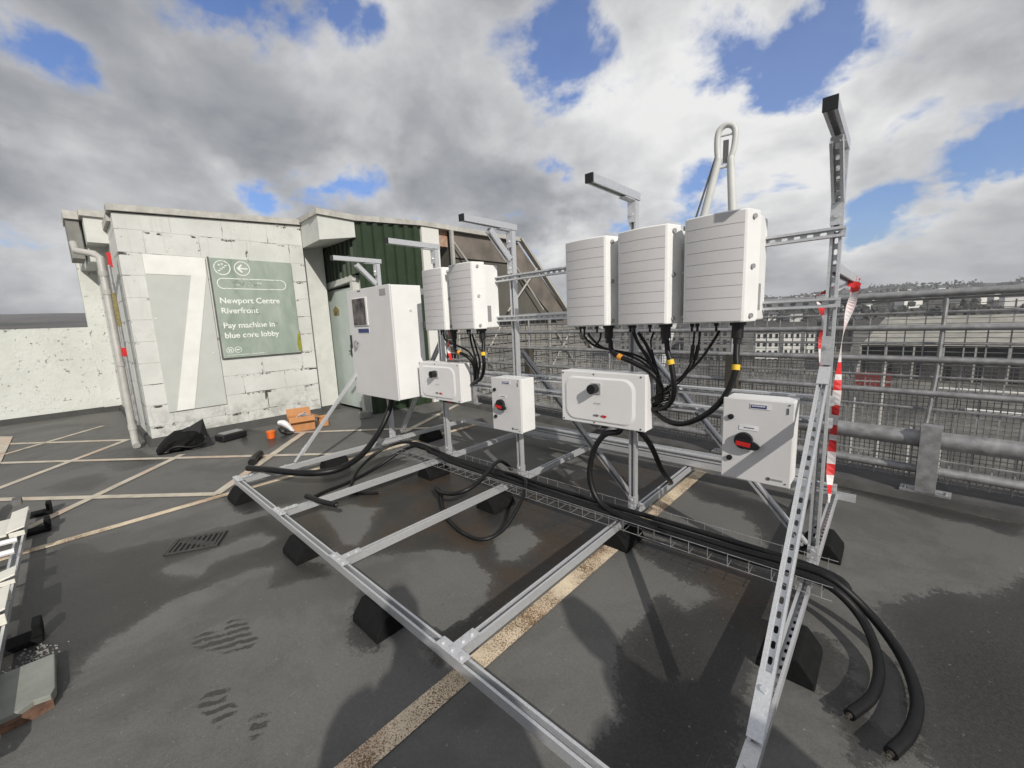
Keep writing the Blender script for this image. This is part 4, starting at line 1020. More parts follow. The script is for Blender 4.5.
for i, (lab, ps, r) in enumerate(thin):
    o = cable('lead', lab, ps, r, 'thin leads below the inverters', n=7)
    if 'plug' in lab:
        p0, p1 = V(ps[1]), V(ps[2]); mb = MB(); mb.cyl(p0, p1, .011, 9); build('inline_plug', mb, M['black'], o, smooth=True)
    if 'pale joint' in lab:
        mb = MB(); mb.cyl((3.305,1.505,1.32),(3.312,1.50,1.29),.008,8); build('pale_joint', mb, M['paperw'], o)
mb = MB()
for k in range(9):
    a = k*.7; mb.tube([(3.34+.03*math.cos(a),1.53+.02*math.sin(a),1.04-.012*k),(3.36+.05*math.cos(a+1),1.50,1.02-.012*k),(3.40+.04*math.sin(a),1.49,1.05-.014*k),(3.43+.03*math.cos(a+2),1.47,1.08-.012*k)], .0035, 5, smoothpath=True)
o = build('cable_ties', mb, M['cable'], loc=(3.36,1.52,1.02)); tag(o, 'tangle of black cable ties round the leads right of the wide white box', 'cable ties')
# big loops and conduits
cable('loop_cable', 'thick black cable looping from the wide white box through the tray to the lower right',
 [(3.10,1.50,.775),(3.085,1.49,.742),(3.00,1.46,.715),(2.929,1.44,.60),(2.905,1.42,.43),(2.955,1.41,.285),(3.08,1.40,.215),(3.36,1.36,.205),(3.63,1.36,.205),(3.87,1.37,.20),(4.09,1.38,.205),(4.25,1.37,.195),(4.37,1.33,.11),(4.43,1.18,.045),(4.42,.98,.04),(4.36,.82,.04)], .0195, None, -1)
cable('tray_cable', 'thick black cable lying along the wire tray and running to the lower right corner',
 [(.94,1.47,.21),(1.37,1.46,.20),(1.8,1.45,.20),(2.29,1.44,.20),(2.7,1.42,.20),(3.2,1.43,.20),(3.58,1.43,.20),(3.87,1.44,.20),(4.08,1.44,.21),(4.24,1.43,.205),(4.39,1.40,.11),(4.5,1.27,.045),(4.54,1.06,.04),(4.52,.88,.04),(4.47,.74,.04)], .0205, None, -1)
cable('tray_cable', 'black cable lying in the wire tray along its far side',
 [(.55,1.52,.20),(1.2,1.51,.195),(2.0,1.52,.195),(2.8,1.51,.195),(3.5,1.52,.195),(4.2,1.50,.195),(4.33,1.44,.13)], .017)
cable('cable_stub', 'short black cable from under the wide white box down to the floor behind it',
 [(3.22,1.5,.775),(3.235,1.56,.72),(3.24,1.68,.60),(3.235,1.85,.40),(3.18,2.15,.20),(3.10,2.36,.10)], .018)
cable('loop_cable', 'small black cable crossing the wire tray below the middle switch box',
 [(1.80,1.80,.10),(1.80,1.70,.20),(1.88,1.52,.265),(2.04,1.15,.24),(1.99,.99,.20),(1.77,1.0,.14),(1.56,1.09,.10),(1.60,1.12,.02)], .017)
cable('loop_cable', 'small black cable loop hanging over the floor below the middle switch box',
 [(1.68,1.06,.10),(1.80,.97,.05),(1.98,.88,.024),(2.25,.82,.020),(2.41,.86,.020),(2.45,1.02,.05),(2.42,1.24,.17),(2.33,1.4,.235),(2.2,1.46,.235),(2.0,1.49,.215),(1.7,1.49,.205)], .014)
cable('conduit_end', 'short cut end of thick black conduit lying on the floor at the left',
 [(-1.15,.50,.045),(-1.0,.40,.045),(-.84,.33,.045)], .042, None, 0)
cable('conduit', 'thick black conduit rising from the left rail to the underside of the tall cabinet',
 [(-.16,.13,.19),(.12,.24,.20),(.40,.36,.20),(.60,.50,.20),(.66,.69,.205),(.53,.97,.24),(.40,1.25,.40),(.36,1.42,.62),(.36,1.45,.78)], .030, None, 0)
cable('conduit_end', 'short black cable piece with bare copper end resting on the second cross rail',
 [(1.39,.3,.19),(1.21,.26,.182),(1.01,.23,.182)], .020, None, 0)
cable('floor_cable', 'black cable rising from the floor by the second cross rail into the tray',
 [(.70,.36,.022),(.64,.53,.022),(.60,.78,.022),(.52,1.10,.05),(.60,1.36,.17),(.80,1.45,.245),(1.1,1.43,.225),(1.4,1.42,.195),(1.9,1.40,.195),(2.6,1.39,.195),(3.4,1.40,.195)], .017)
cable('floor_cable', 'black cable arching over the left end of the wire tray',
 [(.84,.65,.02),(.70,.74,.03),(.54,.90,.09),(.46,1.12,.17),(.54,1.33,.25),(.75,1.44,.27),(1.0,1.49,.235),(1.28,1.49,.21),(2.03,1.47,.205)], .014)
cable('floor_cable', 'short black cable end lying between the first two cross rails',
 [(.84,.67,.016),(.96,.73,.016),(1.06,.82,.016)], .014, None, -1)

# ------------------------------------------------------------------ barrier tape
def ribbon(ps, w, stripe, name, label, bleach=0):
    ps = spline([V(p) for p in ps], 6); mb = MB(); acc = 0; n = len(ps)
    prev = None
    for i, p in enumerate(ps):
        d = (ps[min(i+1,n-1)]-ps[max(i-1,0)]).normalized()
        tw = 1.1*math.sin(i*.19+.4)+.25
        s = V((.74,.67,0)); s = (s-d*s.dot(d)).normalized(); s2 = d.cross(s)
        s = s*math.cos(tw)+s2*math.sin(tw)
        a, c = p-s*w/2, p+s*w/2
        k = mb.pts([a, c])
        if prev is not None:
            acc += (p-pp).length; mb.cur = 0 if int(acc/stripe) % 2 == 0 else 1
            if bleach and mb.cur == 0 and acc < bleach: mb.cur = 2 if int(acc/stripe) > 1 else 0
            mb.face([prev, prev+1, k+1, k])
        prev, pp = k, p
    o = build(name, mb, [M['redp'], M['whitep'], M['pink']], loc=ps[0]); tag(o, label, 'barrier tape'); return o
ribbon([(4.178,2.75,1.65),(4.173,2.72,1.591),(4.163,2.70,1.526),(4.141,2.68,1.394),(4.128,2.66,1.24),(4.126,2.64,1.002),(4.126,2.62,.795),(4.126,2.60,.586),(4.130,2.56,.345),(4.140,2.50,.165)], .048, .07, 'barrier_tape', 'red and white barrier tape hanging from the rear arm down to the floor rail', .55)
ribbon([(4.181,2.70,1.635),(4.13,2.60,1.649),(4.095,2.55,1.619),(4.018,2.50,1.592),(3.985,2.49,1.565),(4.03,2.42,1.50),(4.067,2.3,1.433),(4.062,2.3,1.359),(4.057,2.3,1.266),(4.057,2.3,1.10)], .042, .11, 'barrier_tape', 'red and white barrier tape fluttering behind the right end post')
ribbon([(4.15,2.80,1.70),(4.175,2.76,1.66),(4.18,2.74,1.60),(4.165,2.78,1.56),(4.16,2.80,1.62),(4.18,2.77,1.68)], .035, .04, 'barrier_tape', 'knot of red and white tape wound round the end of the rear arm')
ribbon([(1.32,1.545,1.43),(1.35,1.50,1.36),(1.37,1.48,1.30),(1.40,1.47,1.22),(1.42,1.46,1.17)], .035, .06, 'barrier_tape', 'scrap of red and white tape tied among leads at the left inverters')
t = thing('tape_roll', 'green and red tape rolls hanging under the left wide white box', 'tape roll', (1.07,1.6,.75))
mb = MB(); mb.cyl((1.02,1.64,.745),(1.10,1.64,.745),.05,14); build('green_roll', mb, simple('mint_tape', (.35,.6,.45), .5), t, smooth=True)
mb = MB(); mb.cyl((1.11,1.61,.755),(1.19,1.61,.755),.042,14); build('red_roll', mb, M['redp'], t, smooth=True)

# ------------------------------------------------------------------ loose things by the wall
t = thing('tool_bag', 'open black tool bag slumped against the block wall', 'bag', (-2.45,.0,0))
mb = MB()
C = V((-2.44,-.03,0))
def bagpt(y, x, z): return C+V((x,y,z))
rows = [(-.27,.05,.10),(-.24,.11,.15),(-.17,.19,.18),(-.08,.25,.19),(.02,.27,.18),(.10,.29,.17),(.17,.25,.14),(.22,.12,.10)]
prev = None
for y, h, rx in rows:
    ring_ = []
    for kk in range(14):
        a = 2*math.pi*kk/14; q = 1+.16*random.uniform(-1,1)
        ring_.append(bagpt(y+random.uniform(-.015,.015), rx*q*math.cos(a), max(.004, h*.48+h*.52*q*math.sin(a))))
    k = mb.pts(ring_)
    if prev is not None:
        for i in range(14): mb.face([prev+i, k+i, k+(i+1)%14, prev+(i+1)%14])
    else: mb.face([k+i for i in range(14)])
    prev = k
mb.face([prev+i for i in range(14)][::-1])
build('bag_body', mb, M['rubber'], t)
mb = MB()
for a, c, e in (((-.02,.10,.26),(.24,.02,.37),(.17,.13,.20)),((.17,.13,.20),(.24,.02,.37),(.27,.06,.10)),((.10,.16,.02),(.30,.12,.006),(.27,.05,.16))):
    mb.prism([bagpt(*a), bagpt(*c), bagpt(*e)], (.010,0,.003))
build('bag_flap', mb, M['black'], t)
mb = MB(); mb.box(-2.345,-.13,.09,-2.325,.0,.115); mb.box(-2.35,-.25,.03,-2.32,-.20,.08); build('buckle', mb, M['galv_dull'], t)
mb = MB(); mb.tube([bagpt(-.2,.14,.05),bagpt(-.1,.2,.1),bagpt(.05,.22,.06),bagpt(.2,.17,.07)], .012, 6, smoothpath=True); build('strap', mb, M['black'], t)
t = thing('tool_case', 'low black tool case with grey ribbed lid beside the bag', 'tool case', (-2.46,.50,0))
A = V((-.3,1,0)).normalized(); B = V((1,.3,0)).normalized()
mb = MB(); mb.cbox((-2.46,.51,.055), A, B, (0,0,1), .34, .20, .10); build('case_body', mb, M['black'], t, bevel=.02)
mb = MB()
for k in range(4): mb.cbox(V((-2.46,.51,.112))+B*(-.06+k*.04), A, B, (0,0,1), .26, .018, .012)
build('lid_ribs', mb, M['greyprint'], t)
t = thing('orange_tub', 'small orange tub standing on the asphalt by the cardboard box', 'tub', (-2.02,.89,0))
mb = MB(); mb.tube([(-2.02,.89,.0),(-2.02,.89,.085)], [.050,.055], 18); mb.cyl((-2.02,.89,.085),(-2.02,.89,.105),.060,18); build('tub_body', mb, M['orange'], t, smooth=True)
mb = MB(); mb.cyl((-2.02,.89,.105),(-2.02,.89,.11),.042,18); build('tub_lid', mb, M['card'], t, smooth=True)
t = thing('cardboard_box', 'open brown cardboard box with packing, leaning against the block wall', 'box', (-2.2,1.36,0))
A = V((.22,1,0)).normalized(); B = V((A.y,-A.x,0)); o_ = V((-2.17,1.36,0))
mb = MB()
for s in (-1, 1):
    mb.cbox(o_+B*s*.13+V((0,0,.10)), A, B, (0,0,1), .34, .008, .20); mb.cbox(o_+A*s*.166+V((0,0,.10)), A, B, (0,0,1), .008, .252, .20)
mb.cbox(o_+V((0,0,.006)), A, B, (0,0,1), .32, .25, .008)
build('carton', mb, M['card'], t)
mb = MB(); f = (B*.6+V((0,0,-.5))).normalized(); mb.cbox(o_+B*.17+V((0,0,.185)), A, f, f.cross(A), .34, .10, .006)
f2 = (-B*.5+V((0,0,.9))).normalized(); mb.cbox(o_-B*.155+V((0,0,.25)), A, f2, f2.cross(A), .33, .12, .006)
f3 = (A*.9+V((0,0,-.4))).normalized(); mb.cbox(o_+A*.22+V((0,0,.175)), B, f3, f3.cross(B), .25, .10, .006)
build('carton_flap', mb, M['card'], t)
mb = MB()
for k in range(7):
    q = o_+A*random.uniform(-.1,.1)+B*random.uniform(-.08,.08)+V((0,0,.20+random.uniform(-.02,.03))); d1 = V((random.uniform(-1,1),random.uniform(-1,1),.3)).normalized(); mb.cbox(q, d1, d1.orthogonal().normalized(), d1.cross(d1.orthogonal().normalized()), .12, .05, .004)
build('packing_paper', mb, M['paperw'], t)
t = thing('brown_parcel', 'small brown parcel right of the open cardboard box', 'box', (-2.02,1.62,0))
mb = MB(); mb.cbox((-2.10,1.66,.08), A, B, (0,0,1), .13, .16, .15); build('carton', mb, M['card'], t, bevel=.006)
mb = MB(); mb.cbox((-2.10,1.66,.1565), A, B, (0,0,1), .131, .03, .002); build('packing_strip', mb, M['orange_tape'], t)
t = thing('white_glove', 'pair of black and white work gloves left of the cardboard box', 'gloves', (-2.08,1.10,0))
mb = MB(); mb.tube([(-2.16,1.05,.17),(-2.10,1.10,.16),(-2.06,1.15,.10),(-2.03,1.19,.02)], [.03,.045,.035,.022], 8, smoothpath=True); build('white_cuff', mb, M['paperw'], t, smooth=True)
mb = MB(); mb.tube([(-2.08,1.03,.11),(-2.04,1.06,.06),(-2.02,1.10,.03),(-1.98,1.17,.02)], [.03,.045,.035,.02], 8, smoothpath=True); build('black_palm', mb, M['black'], t, smooth=True)
mb = MB(); mb.prism([(-2.08,2.24,0),(-1.96,2.24,0),(-1.96,2.40,0),(-2.08,2.42,0)], (0,0,.11)); o = build('concrete_block', mb, M['conc'], loc=(-2.0,2.3,0), bevel=.012); tag(o, 'small loose concrete block beneath the tall cabinet', 'block')

# ------------------------------------------------------------------ second mounting rack at the left edge
t = thing('panel_rack', 'partly seen low steel rail with cream brackets at the left edge', 'rack', (0,-1.33,0))
mb = MB(); mb.channel((-.85,-1.325,.10),(2.2,-1.325,.10),(0,0,1)); build('rack_rail', mb, G, t)
mb = MB(); mb.channel((-1.45,-1.55,.10),(2.2,-1.75,.10),(0,0,1)); build('rack_rail', mb, G, t)
for x0, x1, zz in ((-.66,-.14,.18),(.60,.74,.17),(.95,1.25,.20)):
    mb = MB(); mb.hexa([(x0,-1.38,zz-.02),(x1,-1.38,zz-.02),(x1,-1.29,zz),(x0,-1.29,zz),(x0,-1.38,zz-.01),(x1,-1.38,zz-.01),(x1,-1.29,zz+.01),(x0,-1.29,zz+.01)])
    mb.box(x1-.012,-1.37,.124,x1,-1.295,zz-.021); mb.box(x0,-1.37,.124,x0+.012,-1.295,zz-.021)
    mb.box(x0+.06,-1.62,zz-.055,x1-.06,-1.385,zz-.04); build('cream_bracket', mb, M['creamplate'], t, bevel=.003)
mb = MB(); mb.box(-.80,-1.375,.201,-.70,-1.325,.25); build('clamp', mb, M['galv_dark'], t)
for x in (.12,.34):
    mb = MB(); mb.tube([(x,-1.75,.19),(x+.02,-1.31,.19)], .018, 8); build('white_tube', mb, M['white_plastic'], t, smooth=True)
for x, lab in ((-1.0,'black plastic foot furthest along the rack at the left edge'),(-.52,'black plastic foot in the middle beside the cream bracket'),(1.27,'nearest black plastic foot beside the broken paving slab')):
    f = thing('rack_foot', lab, 'support foot', (x,-1.22,0), 'plastic feet of the left rack')
    mb = MB(); mb.box(x-.06,-1.40,0,x+.06,-1.19,.03); mb.box(x-.05,-1.222,.03,x+.05,-1.188,.10); mb.box(x-.06,-1.40,.03,x+.06,-1.36,.072); build('foot_block', mb, M['rubber'], f, bevel=.006)
t = thing('paving_slab', 'grey paving slab with a broken red edge at lower left', 'slab', (1.72,-1.3,0))
mb = MB()
top = [(1.585,-1.145),(1.87,-1.140),(1.915,-1.152),(1.90,-1.20),(1.925,-1.24),(1.93,-1.9),(1.55,-1.9)]
mb.prism([(a,c,.012) for a, c in top], (0,0,.040)); build('slab_top', mb, M['slab'], t, bevel=.004)
mb = MB(); mb.prism([(1.84,-1.155,0),(1.925,-1.148,0),(1.94,-1.19,0),(1.945,-1.25,0),(1.95,-1.9,0),(1.84,-1.9,0)], (0,0,.030)); build('broken_edge', mb, M['brickred'], t)
mb = MB()
for k in range(90):
    x, y = 1.43+random.gauss(0,.05), -1.21+random.gauss(0,.04); r = random.uniform(.0015,.005); mb.cbox((x,y,r*.6), V((1,.3,0)).normalized(), V((-.3,1,0)).normalized(), (0,0,1), r*2, r*1.6, r*1.2)
o = build('loose_grit', mb, M['gravel'], loc=(1.43,-1.21,0)); tag(o, 'small heap of loose grit between the slab and the black foot', 'grit', None, 'stuff')

# ------------------------------------------------------------------ surroundings far below and beyond
CX, CY = 4.372, -.906
def azd(azdeg, D, z): a = math.radians(azdeg); return V((CX+math.cos(a)*D, CY+math.sin(a)*D, z))
mb = MB(); mb.pts([(-3200,-3200,-18),(3200,-3200,-18),(3200,3200,-18),(-3200,3200,-18)]); mb.face([0,1,2,3]); struct('ground', mb, M['farground'])
# hills ring
elev = [(60,1.5),(78,1.35),(84,1.55),(90,1.75),(94,1.7),(98,1.45),(105,1.2),(115,1.0),(130,1.0),(150,1.5),(165,2.2),(176,2.45),(184,2.55),(195,2.3),(215,1.6),(235,1.0)]
def hel(a):
    for (a0,e0),(a1,e1) in zip(elev, elev[1:]):
        if a0 <= a <= a1: return e0+(e1-e0)*(a-a0)/(a1-a0)
    return 1
mb = MB(); rad = [420,600,800,1050,1350,1700,2100,2500,2900]; azs = [55+i*.75 for i in range(245)]
from mathutils import noise as mnoise
def hz(a, D):
    top = 1.5+2500*math.tan(math.radians(hel(a)))
    t_ = min(1, max(0, (D-420)/2080)); h = -18+(top+18)*(t_**1.0)
    q = azd(a, D, 0); h += mnoise.noise((q.x*.004, q.y*.004, 0))*14*t_ + mnoise.noise((q.x*.02, q.y*.02, 3))*4*t_
    return h if D < 2600 else top-40
for D in rad: mb.pts([azd(a, D, hz(a, D)) for a in azs])
na = len(azs)
for i in range(len(rad)-1):
    for j in range(na-1): mb.face([i*na+j, i*na+j+1, (i+1)*na+j+1, (i+1)*na+j])
struct('hills', mb, M['hill'], smooth=True)
# houses scattered over the hillside town
def house_mesh(mb, c, w, dp, h, ang):
    A = V((math.cos(ang), math.sin(ang), 0)); B = V((-A.y, A.x, 0))
    mb.cbox(V(c)+V((0,0,h/2)), A, B, (0,0,1), w, dp, h)
hp = None; rng = random.Random(3)
for kind in range(2):
    t = thing('hillside_house', 'tiny pale house among many on the far hillside', 'house', (0,0,0), 'pale houses on the far hillside')
    mb = MB(); mb.box(-6,-4,-3,6,4,6); build('wall', mb, M['whitewall'] if kind == 0 else M['bggrey'], t)
    mb = MB(); mb.prism([(-6.2,-4.4,6),(-6.2,4.4,6),(-6.2,0,9.5)], (12.4,0,0)); build('roof', mb, M['slate'], t)
    first = True
    for k in range(95 if kind == 0 else 45):
        a = rng.uniform(78.5, 104) if k % 5 else rng.uniform(104, 125); D = rng.uniform(520, 1900); p_ = azd(a, D, hz(a, D)+.5)
        if first: o = t; o.location = p_; first = False
        else: o = dup(t, p_, t['label'])
        o.rotation_euler = (0,0,rng.uniform(0,3.14)); s_ = rng.uniform(.7,1.6); o.scale = (s_*rng.uniform(.8,1.8), s_, s_)
# dark woodland on slopes and crest, colour lifted to stand in for haze
mt_, nt, b = newmat('hazed_foliage'); p = wpos(nt); L(nt, ramp(nt, noise(nt, p, .25, 5), [(.35,(.055,.060,.052)),(.65,(.085,.09,.078))]), b.inputs['Base Color']); b.inputs['Roughness'].default_value = .95
mb = MB()
def clump(mb, c, r):
    for k in range(26):
        q = V(c)+V((rng.gauss(0,r*.5), rng.gauss(0,r*.5), abs(rng.gauss(r*.5,r*.35)))); s_ = r*rng.uniform(.14,.34)
        d1 = V((rng.uniform(-1,1),rng.uniform(-1,1),rng.uniform(-1,1))).normalized(); d2 = d1.orthogonal().normalized(); d3 = d1.cross(d2)
        b0 = mb.pts([q+d1*s_, q+d2*s_, q-d1*s_, q-d2*s_, q+d3*s_, q-d3*s_])
        for i in range(4):
            mb.face([b0+i, b0+(i+1)%4, b0+4]); mb.face([b0+(i+1)%4, b0+i, b0+5])
for k in range(260):
    a = rng.uniform(78, 125); D = rng.uniform(480, 2100); clump(mb, azd(a, D, hz(a, D)), rng.uniform(6,13))
for k in range(26):
    a = 88.6+rng.random()*2.6; D = 2420; clump(mb, azd(a, D, hz(a, D)-4), rng.uniform(7,15))
o = build('hillside_woodland', mb, mt_, loc=azd(95,1000,0)); tag(o, 'dark patches of woodland scattered over the distant hillside', 'woodland', None, 'stuff')

# big flat roofed shed with cream roof
def block(name, label, cat, az0, az1, D, z0, z1, mat, depth=25, group=None):
    p0, p1 = azd(az0, D, z0), azd(az1, D, z0); t = thing(name, label, cat, (p0+p1)/2, group)
    d = (p1-p0); d.z = 0; n = V((d.y,-d.x,0)).normalized()
    if n.dot((p0-V((CX,CY,z0)))) < 0: n = -n
    mb = MB(); mb.obox(p0, d, n*depth, (0,0,z1-z0)); build('wall', mb, mat, t)
    return t, p0, d, n
t, p0, d, n = block('market_shed', 'long low cream roofed shed beyond the railing on the right', 'building', 92.2, 76, 150, -18, -9.2, M['bgdark'])
mb = MB(); Lg = d.length; du = d.normalized()
mb.prism([p0+V((0,0,8.8))-n*2, p0+V((0,0,8.8))+n*.2, p0+V((0,0,15.2))+n*38, p0+V((0,0,14.4))+n*38], d); build('roof', mb, M['cream'], t)
for k in range(16):
    mb = MB(); q = p0+du*(Lg*(k+.5)/16)-n*.06; mb.cbox(q+V((0,0,7.1)), du, n, (0,0,1), Lg/16*.72, .1, 2.1); build('window', mb, M['bgwin'], t)
for k in range(9):
    mb = MB(); q = p0+du*(Lg*k/8)-n*1.6; mb.cbox(q+V((0,0,4.4)), du, n, (0,0,1), .35, .35, 8.7); build('column', mb, M['palesteel'], t)
def flats(label, az0, az1, D, z0, z1, cols, rows, mat, roofm='slate'):
    t, p0, d, n = block('apartment_block', label, 'building', az0, az1, D, z0, z1, mat, 14, 'apartment blocks across the town')
    du = d.normalized(); Lg = d.length
    for i in range(cols):
        for j in range(rows):
            q = p0+du*Lg*(i+.5)/cols-n*.05+V((0,0,(z1-z0)*(j+.5)/rows)); mb = MB(); mb.cbox(q, du, n, (0,0,1), Lg/cols*.45, .2, (z1-z0)/rows*.5); build('window', mb, M['bgwin'], t)
    mb = MB(); mb.obox(p0+V((0,0,z1-z0))-du*.5-n*.5, d+du, n*15, (0,0,.8)); build('roof', mb, M[roofm], t)
flats('white apartment block with dark square windows right of the nearest inverter', 102.0, 99.6, 190, -20, -7.2, 4, 4, M['whitewall'])
flats('second white apartment block standing nearer the striped tape', 99.2, 97.6, 195, -20, -7.6, 3, 4, M['whitewall'])
flats('narrow white apartment block just left of the right end post', 97.2, 96.3, 200, -20, -8, 2, 4, M['whitewall'])
flats('grey apartment block behind the hanging cables', 108.5, 103.5, 185, -22, -5.5, 7, 5, M['bggrey'])
flats('long grey block behind the leads of the middle inverter', 118, 110, 200, -22, -5, 10, 5, M['bggrey'])
flats('dark grey office block left of the tape above the shed', 96.2, 93.0, 230, -20, -4.5, 6, 4, M['bgdark'])
# things standing in the street below
def post(label, az, D, h, r, mat, name='street_post', cat='post', group='pale posts in the street below the railing'):
    h += 6; t = thing(name, label, cat, azd(az, D, -18), group); q = azd(az, D, -18)
    mb = MB(); mb.tube([q, q+V((0,0,h))], r, 8); build('shaft', mb, mat, t)
    mb = MB(); mb.tube([q+V((0,0,h)), q+V((.2,0,h+.15))], r*1.3, 8); build('head', mb, mat, t); return t
post('tall pale post below the railing just right of the striped tape', 90.3, 58, 7.2, .16, M['palesteel'])
post('pale post below the railing beside the crash barrier post', 88.0, 46, 3.2, .16, M['palesteel'])
post('short pale post right of the crash barrier post', 85.7, 44, 3.0, .2, M['palesteel'])
post('pale post further left behind the tape', 92.5, 61, 6.6, .16, M['palesteel'])
t = thing('red_hoarding', 'dull red hoarding seen through the mesh right of the tape', 'hoarding', azd(90.6,62,-8))
q0, q1 = azd(92.6,60,-7.8), azd(89.7,60,-7.8); mb = MB(); mb.obox(q0, q1-q0, V((0,.3,0)), (0,0,1.9)); build('board', mb, M['bgred'], t)
mb = MB(); mb.obox(q0+V((0,-.05,.9)), q1-q0, V((0,.04,0)), (0,0,.12)); build('pale_stripe', mb, M['palesteel'], t)
mb = MB(); mb.obox(q0+V((0,.05,-10.2)), (q1-q0)*.03, V((0,.2,0)), (0,0,10.2)); mb.obox(q0+(q1-q0)*.97+V((0,.05,-10.2)), (q1-q0)*.03, V((0,.2,0)), (0,0,10.2)); build('leg', mb, M['galv_dark'], t)
for lab, a0, a1, D, z in (('long white kerb strip in the street seen through the mesh', 86.2, 80.5, 133, -17.95), ('shorter white kerb strip nearer the railing', 84.3, 80.5, 108, -17.95)):
    q0, q1 = azd(a0,D,z), azd(a1,D,z); mb = MB(); d = (q1-q0); nn = V((-d.y,d.x,0)).normalized(); mb.obox(q0, d, nn*1.4, (0,0,.25)); o = build('kerb_strip', mb, M['whitewall'], loc=q0); tag(o, lab, 'kerb strip')

# footbridge mast
t = thing('bridge_mast', 'white A shaped footbridge mast with looped head rising behind the inverters', 'mast', (-26,104.5,-12))
DR = V((.976,.217,0)).normalized()  # across the mast as seen
def mp_(s, z): q = V((-25.9,104.9,0))+DR*s; return V((q.x,q.y,z))
mb = MB(); mb.tube([mp_(-13.8,-14),mp_(-4.0,23.5),mp_(-1.3,35.5)], [.95,.9,.8], 14); build('leg', mb, M['mast'], t, smooth=True)
mb = MB(); mb.tube([mp_(3.4,-14),mp_(1.9,23.5),mp_(1.1,35.5)], [.95,.9,.8], 14); build('leg', mb, M['mast'], t, smooth=True)
loop = [(-1.3,34.5),(-1.6,37.5),(-1.6,40.3),(-1.1,41.7),(.15,42.3),(1.4,41.7),(1.9,40.3),(1.75,37.5),(1.05,34.5)]
mb = MB(); mb.tube([mp_(*q) for q in loop], .66, 12, smoothpath=True, sub=6); build('loop_head', mb, M['mast'], t, smooth=True)
mb = MB(); mb.cbox(mp_(.1,36.8), DR, (0,0,1), DR.cross(V((0,0,1))), 1.1, 4.6, .6); build('head_plate', mb, M['mastdark'], t)
mb = MB(); mb.tube([mp_(-1.3,40.2),mp_(1.5,40.2)], .25, 8); mb.tube([mp_(-1.1,33.6),mp_(1.0,33.6)], .3, 8); mb.tube([mp_(-1.2,34.4),mp_(1.0,34.4)], .2, 8); build('cross_bar', mb, M['mast'], t)
mb = MB(); mb.tube([mp_(-1.6,37),mp_(-12,3),mp_(-17,-13)], .24, 6); build('stay_cable', mb, M['mastdark'], t)

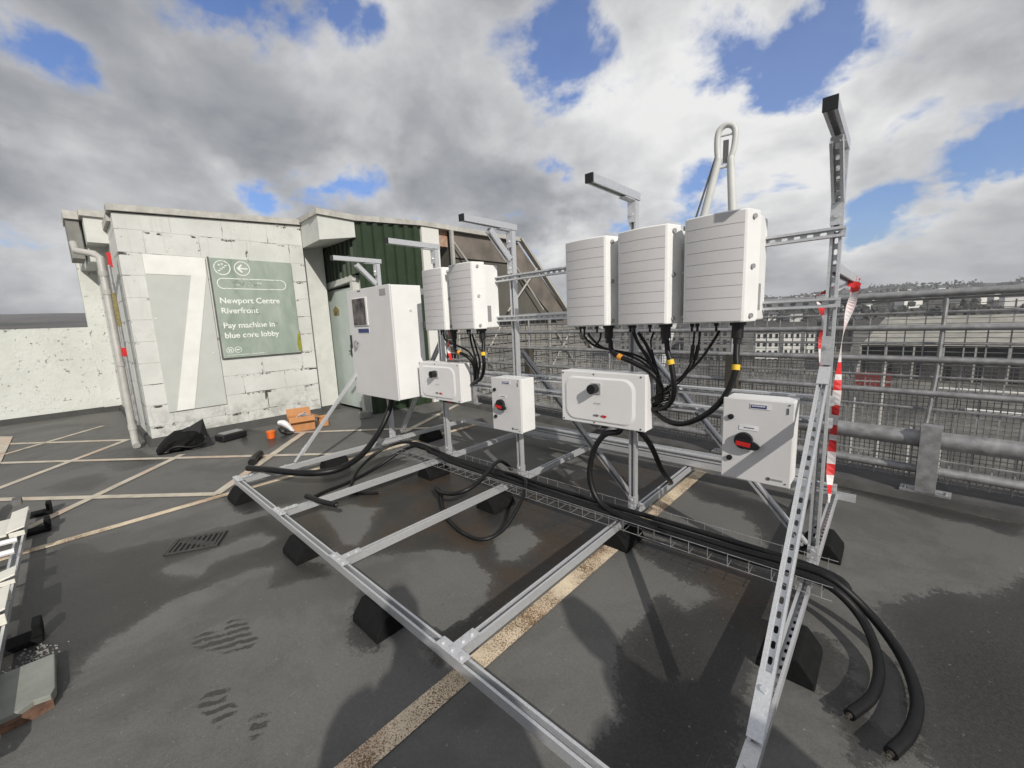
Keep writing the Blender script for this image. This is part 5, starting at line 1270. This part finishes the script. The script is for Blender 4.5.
# two people standing behind the camera; their shadows fall across the foreground asphalt
skin, jacket, trouser, hairm = simple('skin', (.48,.30,.22), .55), simple('dark_jacket', (.03,.035,.05), .8), simple('dark_trousers', (.03,.03,.035), .85), simple('brown_hair', (.05,.03,.02), .7)
def blobtube(mb, pts_, rs): mb.tube(pts_, rs, 12, smoothpath=True, sub=5)
def person(pos, face, label, k=1.2):
    t = thing('person', label, 'person', pos); P = V(pos)
    f = V((math.cos(face), math.sin(face), 0)); sd = V((f.y, -f.x, 0)); up = V((0,0,1))
    def q(a, b_, c): return P+(sd*a+f*b_+up*c)*k
    mb = MB()   # one continuous figure: trunk and head, limbs rooted inside it
    blobtube(mb, [q(0,0,.84),q(0,.01,.95),q(0,.01,1.1),q(0,0,1.28),q(0,-.01,1.42),q(0,0,1.49),q(0,.015,1.55),q(0,.02,1.66),q(0,.01,1.74),q(0,.01,1.77)], [.14,.165,.15,.175,.15,.06,.058,.09,.06,.015])
    for g in (-1, 1):
        blobtube(mb, [q(g*.09,0,.9),q(g*.11,.01,.7),q(g*.12,.015,.48),q(g*.125,-.01,.25),q(g*.13,-.02,.09),q(g*.13,.05,.045),q(g*.14,.15,.035)], [.09,.085,.062,.055,.042,.045,.03])
        blobtube(mb, [q(g*.13,0,1.40),q(g*.21,0,1.36),q(g*.25,.04,1.15),q(g*.20,.20,1.06),q(g*.09,.33,1.22),q(g*.06,.36,1.28)], [.06,.062,.05,.043,.034,.036])
        for n_ in range(4): blobtube(mb, [q(g*(.05+.012*n_),.365,1.27),q(g*(.03+.012*n_),.38,1.31),q(g*(.02+.008*n_),.375,1.335)], [.010,.009,.006])
    o = build('body', mb, [skin], t, smooth=True)
    mb = MB(); blobtube(mb, [q(0,0,.86),q(0,.01,.98),q(0,.01,1.12),q(0,0,1.29),q(0,-.01,1.43),q(0,0,1.48)], [.175,.185,.172,.195,.17,.075])
    for g in (-1, 1): blobtube(mb, [q(g*.13,0,1.40),q(g*.22,0,1.36),q(g*.255,.04,1.15),q(g*.205,.19,1.065),q(g*.12,.30,1.18)], [.075,.075,.062,.055,.047])
    build('jacket', mb, jacket, t, smooth=True)
    mb = MB()
    for g in (-1, 1): blobtube(mb, [q(g*.08,0,.93),q(g*.11,.01,.7),q(g*.12,.015,.48),q(g*.125,-.01,.25),q(g*.13,-.02,.08)], [.115,.10,.078,.07,.062])
    build('trousers', mb, trouser, t, smooth=True)
    mb = MB(); blobtube(mb, [q(0,-.03,1.62),q(0,-.025,1.70),q(0,-.005,1.78)], [.085,.098,.05]); build('hair', mb, hairm, t, smooth=True)
    mb = MB()
    for g in (-1, 1): mb.cyl(q(g*.032,.098,1.665), q(g*.032,.112,1.665), .011, 8)
    mb.tube([q(0,.10,1.66), q(0,.125,1.625)], [.010,.016], 8); mb.cbox(q(0,.102,1.585), sd, f, up, .05, .012, .010)
    build('face_features', mb, skin, t, smooth=True)
    return t
person((5.60,-1.42,0), math.radians(150), 'person in a dark jacket whose shadow falls beside the front rail')
person((6.42,-.88,0), math.radians(155), 'person in a dark jacket whose shadow falls between the sloping strut and the cream line')

# air between the roof and the far hills
hm = bpy.data.materials.new('haze_air'); hm.use_nodes = True; nt = hm.node_tree
nt.nodes.remove(nt.nodes['Principled BSDF'])
pv = N(nt, 'ShaderNodeVolumePrincipled'); pv.inputs['Color'].default_value = (.92,.94,.97,1); pv.inputs['Density'].default_value = .00021; pv.inputs['Anisotropy'].default_value = .2
L(nt, pv.outputs[0], nt.nodes['Material Output'].inputs['Volume'])
mb = MB(); mb.box(-3300,-3300,-19.5,3300,3300,165)
hz_ = build('haze', mb, hm); hz_['kind'] = 'stuff'; hz_['label'] = 'pale haze over the town and hills'; hz_['category'] = 'haze'
